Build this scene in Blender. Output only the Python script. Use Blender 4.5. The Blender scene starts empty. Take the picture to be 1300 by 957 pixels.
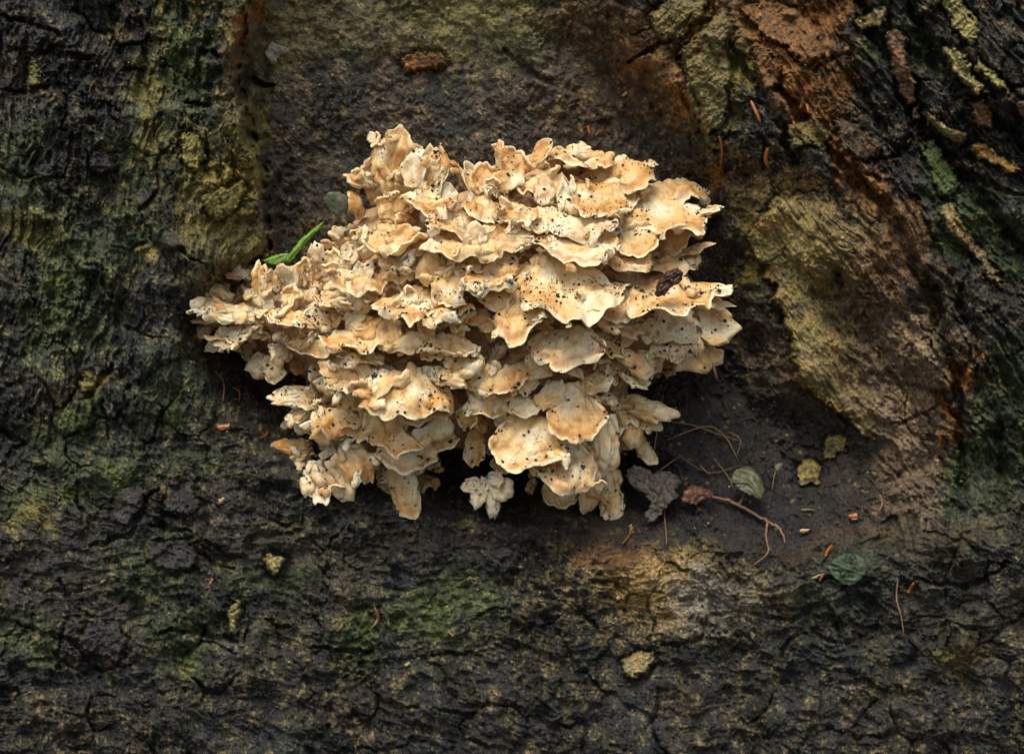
import bpy, math, random
import numpy as np
from mathutils import Vector

scene = bpy.context.scene
COL = scene.collection

# ------------------------------------------------------------------ camera, light, exposure
K = 0.0006            # metres per photo pixel at the reference plane
CD = 1.30             # camera distance to the reference plane
Z0 = 0.83             # camera height above the forest floor
cam = bpy.data.cameras.new('camera')
cam_o = bpy.data.objects.new('camera', cam); COL.objects.link(cam_o)
cam_o.location = (0, -CD, Z0); cam_o.rotation_euler = (math.radians(90), 0, 0)
cam.sensor_width = 36.0; cam.lens = 36.0 * CD / (1300 * K)
cam.clip_start = 0.01; cam.clip_end = 500
cam.dof.use_dof = True; cam.dof.focus_distance = CD - 60 * K; cam.dof.aperture_fstop = 8
scene.camera = cam_o

SUN_EL, SUN_ROT = 60.0, 198.0
w = bpy.data.worlds.new('World'); scene.world = w; w.use_nodes = True
nt = w.node_tree; bg = nt.nodes['Background']
sky = nt.nodes.new('ShaderNodeTexSky'); sky.sky_type = 'NISHITA'; sky.sun_disc = False
sky.sun_elevation = math.radians(SUN_EL); sky.sun_rotation = math.radians(SUN_ROT)
sky.dust_density = 4.0; sky.air_density = 1.0; sky.ozone_density = 1.0
hs = nt.nodes.new('ShaderNodeHueSaturation'); hs.inputs['Saturation'].default_value = .9   # light filtered by a pale overcast
nt.links.new(sky.outputs[0], hs.inputs['Color']); nt.links.new(hs.outputs[0], bg.inputs[0]); bg.inputs[1].default_value = 0.145
sl = bpy.data.lights.new('sun', 'SUN'); sl.energy = 1.7; sl.angle = math.radians(28); sl.color = (1.0, 0.91, 0.76)
so = bpy.data.objects.new('sun', sl); COL.objects.link(so)
e, r = math.radians(SUN_EL), math.radians(SUN_ROT)
to_sun = Vector((math.sin(r) * math.cos(e), math.cos(r) * math.cos(e), math.sin(e)))
so.rotation_euler = to_sun.to_track_quat('Z', 'Y').to_euler(); so.location = (0, -2, 3)
scene.view_settings.view_transform = 'Standard'; scene.view_settings.look = 'None'
scene.view_settings.gamma = 1; scene.view_settings.exposure = 0.36
scene.cycles.max_bounces = 8; scene.cycles.diffuse_bounces = 5

# ------------------------------------------------------------------ noise
rs = np.random.RandomState(7)
PERM = rs.permutation(256); PERM = np.concatenate([PERM, PERM, PERM])
GA = rs.rand(256) * 2 * np.pi; G2 = np.stack([np.cos(GA), np.sin(GA)], 1).astype(np.float32)
G3 = rs.randn(256, 3); G3 = (G3 / np.linalg.norm(G3, axis=1)[:, None]).astype(np.float32)
RV = rs.rand(256).astype(np.float32)
def fade(t): return t * t * t * (t * (t * 6 - 15) + 10)
def pn2(x, y, seed=0):
    x = np.asarray(x, np.float32) + seed * 17.31; y = np.asarray(y, np.float32) + seed * 9.73
    xi = np.floor(x).astype(np.int32); yi = np.floor(y).astype(np.int32)
    xf = x - xi; yf = y - yi; u = fade(xf); v = fade(yf)
    xi &= 255; yi &= 255
    def g(ix, iy, dx, dy):
        h = PERM[PERM[ix & 255] + (iy & 255)]
        return G2[h, 0] * dx + G2[h, 1] * dy
    a = g(xi, yi, xf, yf); b = g(xi + 1, yi, xf - 1, yf)
    c = g(xi, yi + 1, xf, yf - 1); d = g(xi + 1, yi + 1, xf - 1, yf - 1)
    return 1.5 * ((a + u * (b - a)) * (1 - v) + (c + u * (d - c)) * v)
def fbm2(x, y, seed=0, o=4, gain=0.5):
    s = 0; a = 1; n = 0
    for i in range(o):
        s = s + a * pn2(x, y, seed + i * 3); n += a; a *= gain; x = x * 2.03; y = y * 2.03
    return s / n
def rid2(x, y, seed=0, o=4, gain=0.55):
    s = 0; a = 1; n = 0
    for i in range(o):
        s = s + a * (1 - np.abs(pn2(x, y, seed + i * 3)) * 2.2); n += a; a *= gain; x = x * 2.07; y = y * 2.07
    return s / n
def pn3(p, seed=0):
    p = p + np.array([seed * 11.3, seed * 5.7, seed * 3.1])
    i = np.floor(p).astype(np.int32); f = (p - i); u = fade(f); i &= 255
    r = 0
    for dx in (0, 1):
        for dy in (0, 1):
            for dz in (0, 1):
                h = PERM[(PERM[(PERM[(i[:, 0] + dx) & 255] + i[:, 1] + dy) & 255] + i[:, 2] + dz) & 255]
                gd = G3[h, 0] * (f[:, 0] - dx) + G3[h, 1] * (f[:, 1] - dy) + G3[h, 2] * (f[:, 2] - dz)
                wx = u[:, 0] if dx else 1 - u[:, 0]; wy = u[:, 1] if dy else 1 - u[:, 1]; wz = u[:, 2] if dz else 1 - u[:, 2]
                r = r + gd * wx * wy * wz
    return r * 1.6
def worley(x, y, seed=0):
    """F1, F2 and a random value of the nearest cell"""
    x = np.asarray(x, np.float32) + seed * 7.7; y = np.asarray(y, np.float32) + seed * 3.3
    xi = np.floor(x).astype(np.int32); yi = np.floor(y).astype(np.int32)
    f1 = np.full(x.shape, 9.0, np.float32); f2 = f1.copy(); idv = np.zeros(x.shape, np.float32)
    for dx in (-1, 0, 1):
        for dy in (-1, 0, 1):
            cx = xi + dx; cy = yi + dy
            h = PERM[PERM[cx & 255] + (cy & 255)]; h2 = PERM[h + 37]
            d = np.hypot(cx + RV[h] - x, cy + RV[h2] - y)
            nn = d < f1
            f2 = np.where(nn, f1, np.minimum(f2, d)); idv = np.where(nn, RV[(h + 91) & 255], idv); f1 = np.where(nn, d, f1)
    return f1, f2, idv
def sst(a, b, x):
    t = np.clip((x - a) / (b - a), 0, 1); return t * t * (3 - 2 * t)
def poly_sd(x, y, poly):
    """signed distance to a polygon, positive inside"""
    P = np.asarray(poly, np.float32); x = np.asarray(x, np.float32); y = np.asarray(y, np.float32)
    d = np.full(x.shape, 1e9, np.float32); ins = np.zeros(x.shape, bool)
    n = len(P)
    for i in range(n):
        ax, ay = P[i]; bx, by = P[(i + 1) % n]
        ex, ey = bx - ax, by - ay
        t = np.clip(((x - ax) * ex + (y - ay) * ey) / (ex * ex + ey * ey + 1e-9), 0, 1)
        d = np.minimum(d, (x - ax - t * ex) ** 2 + (y - ay - t * ey) ** 2)
        c = ((ay > y) != (by > y)) & (x < (bx - ax) * (y - ay) / (by - ay + 1e-9) + ax)
        ins ^= c
    return np.where(ins, 1, -1) * np.sqrt(d)
def line_d(x, y, pts):
    """distance to a polyline, and the position along it 0..1"""
    d = np.full(np.shape(x), 1e9, np.float32); tt = np.zeros(np.shape(x), np.float32); n = len(pts) - 1
    for i in range(n):
        ax, ay = pts[i]; bx, by = pts[i + 1]; ex, ey = bx - ax, by - ay
        t = np.clip(((x - ax) * ex + (y - ay) * ey) / (ex * ex + ey * ey + 1e-9), 0, 1)
        q = np.hypot(x - ax - t * ex, y - ay - t * ey)
        tt = np.where(q < d, (i + t) / n, tt); d = np.minimum(d, q)
    return d, tt

def P3(px, py, D):
    """a photo pixel at D pixel-lengths in front of the reference plane -> world point(s)"""
    f = (CD - D * K) / CD
    return np.stack([(px - 650) * K * f, -D * K + 0 * px, Z0 - (py - 478.5) * K * f], -1)
def V3(px, py, D): return Vector(P3(float(px), float(py), float(D)).tolist())

# ------------------------------------------------------------------ object helpers
def tag(o, label=None, cat=None, group=None, kind=None):
    if label: o['label'] = label
    if cat: o['category'] = cat
    if group: o['group'] = group
    if kind: o['kind'] = kind
    return o
def empty(name, loc):
    o = bpy.data.objects.new(name, None); COL.objects.link(o); o.location = loc; o.empty_display_size = .02; return o
def mesh_np(name, verts, quads, mat, parent=None, cols=None, vecs=None, smooth=True, origin=None):
    verts = np.asarray(verts, np.float32).reshape(-1, 3); quads = np.asarray(quads, np.int32)
    if origin is None and parent is None: origin = verts.mean(0)
    if parent is not None and origin is None: origin = np.array(parent.location)
    verts = verts - np.asarray(origin, np.float32)
    me = bpy.data.meshes.new(name); n = quads.shape[1]
    me.vertices.add(len(verts)); me.vertices.foreach_set('co', verts.ravel())
    me.loops.add(quads.size); me.loops.foreach_set('vertex_index', quads.ravel())
    me.polygons.add(len(quads)); me.polygons.foreach_set('loop_start', np.arange(len(quads), dtype=np.int32) * n)
    me.polygons.foreach_set('loop_total', np.full(len(quads), n, np.int32))
    if smooth: me.polygons.foreach_set('use_smooth', np.ones(len(quads), bool))
    if cols is not None:
        a = me.attributes.new('tint', 'FLOAT_COLOR', 'POINT')
        c = np.ones((len(verts), 4), np.float32); c[:, :cols.shape[1]] = cols; a.data.foreach_set('color', c.ravel())
    if vecs is not None:
        a = me.attributes.new('fan', 'FLOAT_VECTOR', 'POINT'); a.data.foreach_set('vector', np.asarray(vecs, np.float32).ravel())
    me.update(); me.validate(); me.materials.append(mat)
    o = bpy.data.objects.new(name, me); COL.objects.link(o)
    if parent is not None:
        o.parent = parent; o.location = np.asarray(origin) - np.array(parent.location)
    else: o.location = origin
    return o

# ------------------------------------------------------------------ materials
def new_mat(name):
    m = bpy.data.materials.new(name); m.use_nodes = True
    t = m.node_tree; return m, t, t.nodes['Principled BSDF']
def node(t, typ, **kw):
    n = t.nodes.new(typ)
    for k, v in kw.items():
        if k in n.inputs: n.inputs[k].default_value = v
        else: setattr(n, k, v)
    return n
def noise_n(t, scale, detail=4, rough=.6, vec=None):
    n = node(t, 'ShaderNodeTexNoise'); n.inputs['Scale'].default_value = scale
    n.inputs['Detail'].default_value = detail; n.inputs['Roughness'].default_value = rough
    if vec is not None: t.links.new(vec, n.inputs['Vector'])
    return n
def maprange(t, src, a, b, c, d):
    n = node(t, 'ShaderNodeMapRange'); t.links.new(src, n.inputs[0])
    for i, v in zip((1, 2, 3, 4), (a, b, c, d)): n.inputs[i].default_value = v
    return n.outputs[0]
def mul_col(t, col, fac):
    n = node(t, 'ShaderNodeVectorMath', operation='MULTIPLY'); t.links.new(col, n.inputs[0]); t.links.new(fac, n.inputs[1]); return n.outputs[0]
def geo_pos(t): return node(t, 'ShaderNodeNewGeometry').outputs['Position']

def bark_material():
    m, t, b = new_mat('wet_bark'); L = t.links
    at = node(t, 'ShaderNodeAttribute', attribute_name='tint'); pos = geo_pos(t)
    n1 = noise_n(t, 420, 5, .7, pos); n2 = noise_n(t, 1500, 3, .7, pos)
    f = maprange(t, n1.outputs[0], .32, .68, .35, 1.6); g = maprange(t, n2.outputs[0], .3, .7, .55, 1.4)
    mm = node(t, 'ShaderNodeMath', operation='MULTIPLY'); L.new(f, mm.inputs[0]); L.new(g, mm.inputs[1])
    c = mul_col(t, at.outputs['Color'], mm.outputs[0]); L.new(c, b.inputs['Base Color'])
    n3 = noise_n(t, 130, 6, .75, pos)
    ro = maprange(t, n3.outputs[0], .38, .62, .16, .55)
    ad = node(t, 'ShaderNodeMath', operation='ADD'); L.new(ro, ad.inputs[0])
    dr = node(t, 'ShaderNodeMath', operation='MULTIPLY'); L.new(at.outputs['Alpha'], dr.inputs[0]); dr.inputs[1].default_value = .4
    L.new(dr.outputs[0], ad.inputs[1]); L.new(ad.outputs[0], b.inputs['Roughness'])
    b.inputs['Specular IOR Level'].default_value = .6
    n4 = noise_n(t, 45, 3, .6, pos); cw_ = maprange(t, n4.outputs[0], .42, .62, .0, .8); inv = node(t, 'ShaderNodeMath', operation='SUBTRACT', use_clamp=True); L.new(cw_, inv.inputs[0]); L.new(at.outputs['Alpha'], inv.inputs[1]); L.new(inv.outputs[0], b.inputs['Coat Weight'])
    b.inputs['Coat Roughness'].default_value = .16; b.inputs['Coat IOR'].default_value = 1.45
    v = node(t, 'ShaderNodeTexVoronoi', feature='F1'); v.inputs['Scale'].default_value = 620; L.new(pos, v.inputs['Vector'])
    b1 = node(t, 'ShaderNodeBump'); b1.inputs['Strength'].default_value = 1; b1.inputs['Distance'].default_value = .0026; L.new(n1.outputs[0], b1.inputs['Height'])
    b2 = node(t, 'ShaderNodeBump'); b2.inputs['Strength'].default_value = .9; b2.inputs['Distance'].default_value = .0010; L.new(v.outputs['Distance'], b2.inputs['Height'])
    b3 = node(t, 'ShaderNodeBump'); b3.inputs['Strength'].default_value = .9; b3.inputs['Distance'].default_value = .0006; L.new(n2.outputs[0], b3.inputs['Height'])
    L.new(b1.outputs[0], b2.inputs['Normal']); L.new(b2.outputs[0], b3.inputs['Normal']); L.new(b3.outputs[0], b.inputs['Normal']); L.new(b1.outputs[0], b.inputs['Coat Normal'])
    return m
def fungus_material():
    m, t, b = new_mat('fungus_flesh'); L = t.links
    at = node(t, 'ShaderNodeAttribute', attribute_name='tint'); fan = node(t, 'ShaderNodeAttribute', attribute_name='fan'); pos = geo_pos(t)
    mp = node(t, 'ShaderNodeMapping'); L.new(fan.outputs['Vector'], mp.inputs['Vector']); mp.inputs['Scale'].default_value = (.55, .06, 1)
    n1 = noise_n(t, 1.0, 3, .6, mp.outputs[0]); n2 = noise_n(t, 230, 5, .65, pos); n3 = noise_n(t, 1300, 3, .7, pos)
    f = maprange(t, n1.outputs[0], .3, .7, .87, 1.1); g = maprange(t, n2.outputs[0], .3, .7, .84, 1.14)
    mm = node(t, 'ShaderNodeMath', operation='MULTIPLY'); L.new(f, mm.inputs[0]); L.new(g, mm.inputs[1])
    c = mul_col(t, at.outputs['Color'], mm.outputs[0])
    # fine brown flecks of bruised skin
    v = node(t, 'ShaderNodeTexVoronoi', feature='F1'); v.inputs['Scale'].default_value = 330; L.new(pos, v.inputs['Vector'])
    spk = maprange(t, v.outputs['Distance'], .10, .22, 1, 0)
    sp2 = maprange(t, n2.outputs[0], .5, .6, 0, 1)
    sm = node(t, 'ShaderNodeMath', operation='MULTIPLY'); L.new(spk, sm.inputs[0]); L.new(sp2, sm.inputs[1])
    s3 = node(t, 'ShaderNodeMath', operation='MULTIPLY'); L.new(sm.outputs[0], s3.inputs[0]); s3.inputs[1].default_value = .6
    mx = node(t, 'ShaderNodeMix', data_type='RGBA'); L.new(s3.outputs[0], mx.inputs[0]); L.new(c, mx.inputs[6]); mx.inputs[7].default_value = (.30, .14, .05, 1)
    L.new(mx.outputs[2], b.inputs['Base Color'])
    b.inputs['Roughness'].default_value = .42; b.inputs['Specular IOR Level'].default_value = .4
    b.inputs['Subsurface Weight'].default_value = .4; b.inputs['Subsurface Radius'].default_value = (1, .6, .3); b.inputs['Subsurface Scale'].default_value = .006
    b1 = node(t, 'ShaderNodeBump'); b1.inputs['Strength'].default_value = .5; b1.inputs['Distance'].default_value = .0009; L.new(n1.outputs[0], b1.inputs['Height'])
    b2 = node(t, 'ShaderNodeBump'); b2.inputs['Strength'].default_value = .7; b2.inputs['Distance'].default_value = .0022; L.new(n2.outputs[0], b2.inputs['Height'])
    b3 = node(t, 'ShaderNodeBump'); b3.inputs['Strength'].default_value = .35; b3.inputs['Distance'].default_value = .0004; L.new(n3.outputs[0], b3.inputs['Height'])
    L.new(b1.outputs[0], b2.inputs['Normal']); L.new(b2.outputs[0], b3.inputs['Normal']); L.new(b3.outputs[0], b.inputs['Normal'])
    return m
def plain_material(name, c1, c2, scale=300, rough=.5, bump=.001, stretch=None):
    m, t, b = new_mat(name); L = t.links
    pos = geo_pos(t)
    n = noise_n(t, scale, 4, .65, pos)
    r = node(t, 'ShaderNodeValToRGB'); L.new(n.outputs[0], r.inputs[0])
    r.color_ramp.elements[0].position = .3; r.color_ramp.elements[0].color = (*c1, 1)
    r.color_ramp.elements[1].position = .7; r.color_ramp.elements[1].color = (*c2, 1)
    L.new(r.outputs[0], b.inputs['Base Color']); b.inputs['Roughness'].default_value = rough
    bp = node(t, 'ShaderNodeBump'); bp.inputs['Strength'].default_value = .6; bp.inputs['Distance'].default_value = bump
    L.new(n.outputs[0], bp.inputs['Height']); L.new(bp.outputs[0], b.inputs['Normal'])
    return m
M_BARK = bark_material(); M_FUN = fungus_material()
M_CRUMB = plain_material('black_soil_crumbs', (.008, .006, .004), (.035, .022, .013), 900, .55, .0005)
M_NEEDLE = plain_material('orange_needle', (.18, .05, .010), (.36, .12, .02), 500, .4, .0003)
M_TWIG = plain_material('red_brown_twig', (.07, .038, .018), (.28, .16, .08), 420, .5, .0018)
M_ROOT = plain_material('rootlet', (.10, .055, .015), (.22, .13, .04), 300, .5, .0005)
M_CHIP = plain_material('dark_bark_chip', (.010, .004, .003), (.075, .028, .018), 260, .4, .0022)
M_GREEN = plain_material('green_blade', (.05, .13, .005), (.17, .32, .015), 260, .5, .0004)
M_DEADLEAF = plain_material('grey_dead_leaf', (.018, .016, .011), (.10, .08, .055), 330, .55, .0012)
M_OLIVELEAF = plain_material('wet_olive_leaf', (.03, .035, .014), (.085, .09, .03), 160, .5, .0003)
M_BROWNLEAF = plain_material('brown_leaf', (.05, .022, .010), (.16, .075, .035), 200, .35, .001)
M_DARKGREEN = plain_material('dark_green_leaf', (.012, .028, .010), (.035, .07, .02), 200, .6, .0010)
M_STRAW = plain_material('straw_chip', (.30, .17, .06), (.62, .45, .20), 500, .5, .0006)
M_YCHIP = plain_material('lichen_chip', (.16, .13, .03), (.42, .36, .13), 420, .55, .0015)
M_RUST = plain_material('rust_chip', (.22, .07, .02), (.48, .22, .08), 500, .45, .0007)
M_PALE = plain_material('pale_leaf', (.08, .08, .05), (.24, .24, .16), 300, .5, .0008)
M_GREY = plain_material('grey_green_pebble', (.035, .04, .02), (.08, .085, .045), 250, .5, .0008)
M_FLOOR = plain_material('forest_floor', (.02, .016, .01), (.07, .05, .03), 30, .8, .01)

# ------------------------------------------------------------------ the trunk's relief and colours
BOWL = [(322, -900), (318, 0), (300, 60), (312, 140), (330, 230), (338, 320), (262, 350), (228, 420), (262, 500), (330, 590), (420, 640), (560, 668),
        (760, 690), (900, 700), (1060, 700), (1150, 650), (1130, 560), (1070, 520), (1010, 480), (985, 400), (965, 300), (925, 200), (850, 110), (790, 30), (700, -900)]
CRACKS = [  # dark fissures: points, half width, depth
    ([(0, 22), (40, 30), (75, 45)], 5, 14), ([(60, 62), (85, 72), (120, 72)], 5, 14), ([(0, 115), (35, 118), (60, 112)], 5, 14),
    ([(95, 10), (120, 38), (140, 40)], 4, 12), ([(125, 128), (150, 140)], 4, 10), ([(235, 130), (270, 134)], 4, 16),
    ([(0, 208), (25, 225), (50, 220)], 4, 12), ([(65, 225), (95, 255), (80, 290)], 4, 10), ([(175, 0), (182, 60), (188, 120), (200, 170), (215, 240)], 3, 9),
    ([(140, 465), (128, 485), (105, 505)], 6, 18), ([(0, 545), (30, 562)], 7, 18), ([(128, 505), (138, 560)], 4, 14),
    ([(197, 620), (180, 650), (165, 680), (115, 692)], 5, 16), ([(190, 665), (240, 674)], 5, 16), ([(255, 690), (270, 718), (295, 722)], 4, 13),
    ([(75, 735), (90, 765), (115, 785)], 4, 12), ([(0, 785), (50, 800), (95, 820), (120, 850), (165, 845)], 4, 13), ([(205, 800), (260, 803), (300, 815)], 5, 15),
    ([(335, 785), (368, 797)], 4, 13), ([(395, 818), (440, 828), (470, 824)], 4, 13), ([(550, 832), (610, 832)], 4, 12),
    ([(1110, 205), (1140, 195), (1160, 170), (1150, 130)], 6, 18), ([(1235, 128), (1300, 110)], 5, 14), ([(1235, 222), (1300, 250)], 7, 18),
    ([(1060, 70), (1035, 90)], 5, 16), ([(925, 50), (935, 80)], 6, 16), ([(1180, 420), (1230, 450)], 4, 12), ([(1240, 820), (1300, 780)], 5, 12),
    ([(1035, 735), (1080, 735)], 4, 10), ([(1160, 735), (1230, 745), (1280, 715)], 5, 14), ([(1210, 255), (1235, 330), (1215, 400), (1240, 470)], 4, 13),
    ([(318, -20), (303, 50), (300, 95), (315, 150), (334, 230), (342, 312), (300, 345)], 8, 26), ([(1090, 0), (1120, 60), (1180, 175), (1230, 235), (1310, 330)], 15, 36), ([(1150, -10), (1185, 70), (1225, 125), (1310, 190)], 14, 32), ([(985, 110), (1060, 200), (1120, 260), (1180, 370), (1215, 480), (1222, 620)], 13, 34), ([(1050, -5), (1085, 100), (1125, 170)], 10, 16), ([(1160, 250), (1215, 380), (1262, 480), (1275, 640)], 9, 14), ([(930, 60), (985, 150), (1010, 210)], 9, 14),
    ([(640, 60), (665, 90), (700, 105)], 9, 9), ([(300, 100), (345, 108)], 8, 22), ([(1130, 540), (1190, 520)], 4, 10), ([(800, 78), (850, 50), (880, 20)], 5, 18), ([(895, 60), (860, 78), (885, 125), (890, 165)], 4, 12),
]
MANUAL = [  # polygons of pieces that stand out: points, rise, colour key, groove angle (degrees)
    ([(862, 68), (888, 40), (920, 10), (930, 40), (918, 60), (930, 90), (922, 115), (924, 150), (895, 172), (880, 140), (868, 118), (872, 95)], 12, 'olive_plate', 45),
    ([(822, 20), (850, 0), (880, -10), (900, 5), (880, 30), (862, 52), (838, 50)], 9, 'olive_plate', 40),
    ([(1192, -10), (1212, -8), (1240, 28), (1242, 52), (1232, 56), (1212, 36)], 11, 'yellow_ridge', 40),
    ([(1196, 62), (1214, 58), (1228, 76), (1236, 98), (1250, 112), (1240, 120), (1222, 104), (1206, 84)], 11, 'yellow_ridge', 60),
    ([(1240, 74), (1248, 84), (1262, 92), (1278, 108), (1280, 120), (1268, 112), (1250, 98), (1238, 90)], 10, 'yellow_ridge', 60),
    ([(1124, 44), (1140, 36), (1152, 50), (1150, 78), (1164, 108), (1164, 128), (1152, 136), (1142, 118), (1134, 90), (1128, 68)], 11, 'brown_ridge', 0),
    ([(1156, 134), (1168, 130), (1168, 152), (1158, 156)], 8, 'brown_ridge', 0),
    ([(1170, 138), (1184, 146), (1206, 160), (1228, 176), (1222, 184), (1200, 174), (1178, 156)], 9, 'tan_ridge', 30),
    ([(1228, 182), (1250, 184), (1275, 200), (1298, 216), (1290, 222), (1262, 210), (1238, 200)], 9, 'orange_ridge', 20),
    ([(1230, 132), (1246, 126), (1260, 140), (1258, 162), (1240, 160)], 8, 'brown_ridge', 20),
    ([(1170, 186), (1186, 176), (1196, 194), (1216, 222), (1212, 244), (1194, 250), (1180, 220)], 7, 'green_plate', 40),
    ([(1192, 262), (1210, 256), (1218, 280), (1232, 300), (1250, 322), (1272, 358), (1268, 368), (1240, 330), (1216, 306), (1200, 290)], 7, 'tan_ridge', 50),
    ([(1088, 26), (1104, 18), (1124, 6), (1126, 28), (1110, 34), (1092, 40)], 7, 'tan_ridge', 10),
    ([(1290, -5), (1310, -5), (1310, 14), (1298, 12)], 7, 'yellow_ridge', 40),
    ([(1290, 130), (1310, 126), (1310, 150), (1296, 150)], 7, 'brown_ridge', 20),
    ([(950, 300), (985, 250), (1040, 255), (1110, 300), (1150, 380), (1150, 470), (1130, 560), (1108, 562), (1092, 552), (1076, 530), (1058, 522), (1052, 512), (1038, 508), (1034, 498), (1018, 494), (1006, 484), (1014, 468), (1004, 452), (1006, 432), (994, 410), (990, 392), (980, 378), (986, 362), (968, 352), (975, 338), (955, 326)], 17, 'olive_flake', -58),
    ([(1000, 158), (1030, 150), (1052, 168), (1048, 188), (1020, 182), (1004, 190)], 7, 'olive_plate', 0),
    ([(1058, 150), (1090, 160), (1120, 182), (1110, 200), (1092, 205), (1070, 185)], 8, 'brown_plate', 50),
    ([(940, 10), (970, 0), (1010, 10), (1040, 40), (1046, 70), (1020, 85), (1000, 60), (965, 45)], 8, 'rust_plate', 40),
    ([(952, 58), (975, 60), (992, 85), (988, 105), (970, 120), (962, 90)], 7, 'rust_plate', 60),
    ([(1045, 560), (1062, 548), (1078, 556), (1072, 572), (1050, 584)], 1, 'olive_flake', 30),
    ([(1010, 596), (1026, 584), (1046, 592), (1038, 612), (1016, 616)], 1, 'olive_flake', 30),
    ([(35, 85), (44, 78), (52, 90), (50, 108), (38, 110)], 4, 'olive_plate', 90),
    ([(98, 485), (108, 478), (122, 492), (118, 498), (104, 496)], 5, 'gold_spot', 40),
    ([(792, 836), (806, 828), (830, 826), (832, 840), (818, 856), (800, 860), (788, 850)], 10, 'gold_plate', 30),
    ([(288, 772), (296, 768), (306, 760), (308, 766), (300, 790), (302, 806), (292, 806)], 7, 'gold_plate', 100),
    ([(336, 706), (348, 700), (364, 712), (356, 720), (346, 730), (338, 718)], 7, 'gold_plate', 40),
    ([(232, 165), (252, 175), (262, 200), (246, 216), (228, 200)], 5, 'gold_spot', 80),
    ([(258, 250), (280, 240), (308, 230), (312, 244), (300, 262), (276, 282), (262, 270)], 8, 'gold_spot', 30),
    ([(280, 215), (292, 205), (296, 225), (286, 236)], 6, 'gold_spot', 80),
    ([(508, 75), (530, 66), (560, 70), (570, 82), (540, 88), (515, 92)], 4, 'rust_plate', 0),
    ([(120, 190), (140, 196), (148, 214), (130, 222), (112, 212)], 7, 'grey_plate', 0),
    ([(150, 625), (180, 612), (185, 640), (160, 668), (140, 660)], 7, 'grey_plate', 40),
    ([(215, 625), (245, 612), (255, 640), (238, 656), (208, 650)], 7, 'grey_plate', 40),
    ([(185, 690), (235, 686), (250, 700), (252, 720), (220, 728), (188, 712)], 7, 'grey_plate', 10),
    ([(110, 795), (150, 790), (162, 815), (150, 840), (112, 830), (100, 812)], 7, 'grey_plate', 30),
]
PCOL = {'olive_plate': (.22, .19, .055), 'yellow_ridge': (.42, .38, .12), 'brown_ridge': (.26, .15, .07), 'tan_ridge': (.34, .26, .10),
        'orange_ridge': (.38, .24, .05), 'green_plate': (.10, .16, .035), 'olive_flake': (.33, .26, .075), 'brown_plate': (.12, .08, .03),
        'rust_plate': (.24, .12, .03), 'gold_spot': (.29, .25, .05), 'gold_plate': (.36, .32, .12), 'grey_plate': (.035, .034, .028), 'blue_plate': (.028, .038, .045)}

def trunk_macro(X, Y):
    wx = X + 14 * fbm2(X / 60, Y / 60, 31, 3); wy = Y + 14 * fbm2(X / 60, Y / 60, 37, 3)
    wx = wx + 9 * fbm2(X / 17, Y / 17, 33, 3); wy = wy + 9 * fbm2(X / 17, Y / 17, 39, 3)
    sd = poly_sd(wx, wy, BOWL)
    lf = (1 - sst(330, 420, X)) * (1 - sst(250, 420, Y)); inside = sst(-22 + 14 * lf, 75 - 55 * lf, sd)
    outer = 28 + 20 * np.sin(np.clip((X + 120) / 450, 0, 1) * np.pi) * (X < 330) \
        + np.clip((Y - 690), 0, 1500) * .30 * sst(250, 500, X) * (1 - .5 * sst(1000, 1300, X)) + np.clip((Y - 560), 0, 1500) * .22 * (1 - sst(250, 500, X)) \
        + 30 * sst(1150, 1320, X + (Y - 300) * .1) * (Y < 2000)
    # the right buttress starts behind and comes forward in diagonal folds
    rgt = sst(860, 1000, X)
    diag = (X - 1000) * .80 - (Y - 250) * .60
    outer = outer - 45 * rgt * (1 - sst(-150, 260, diag)) * (1 - sst(560, 760, Y))
    outer = outer + 34 * np.exp(-((X - 255 - 10 * np.sin(Y / 60)) / 48) ** 2) * (1 - sst(300, 460, Y)) - 16 * np.exp(-((X - 175) / 26) ** 2) * (1 - sst(250, 420, Y))
    lip = Y - (725 - 30 * sst(1000, 1250, X)); outer = outer + 34 * np.exp(-(lip / 46) ** 2) * sst(640, 760, X)
    outer = outer + 24 * rgt * np.sin(diag / 42 + fbm2(X / 130, Y / 130, 3, 2) * 2.2) * (1 - sst(420, 640, Y))
    back = -112 - 20 * fbm2(X / 90, Y / 90, 41, 3) + 34 * sst(90, -60, Y + 0 * X)
    # a floor of soil slopes forward at the bottom of the hollow
    floor = -112 + 138 * sst(455, 715, Y + (X - 700) * -.05)
    cave = np.exp(-(((X - 650) / 170) ** 2 + ((Y - 622) / 46) ** 2) ** 1.5) * 110
    inner = np.maximum(back, floor) - cave * 1.0
    D = outer * (1 - inside) + inner * inside
    # the trunk rounds away far outside the frame
    D = D - np.clip(-X - 150, 0, 2000) ** 1.6 * .012 - np.clip(X - 1480, 0, 2000) ** 1.6 * .012
    return D, sd, inside

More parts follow.
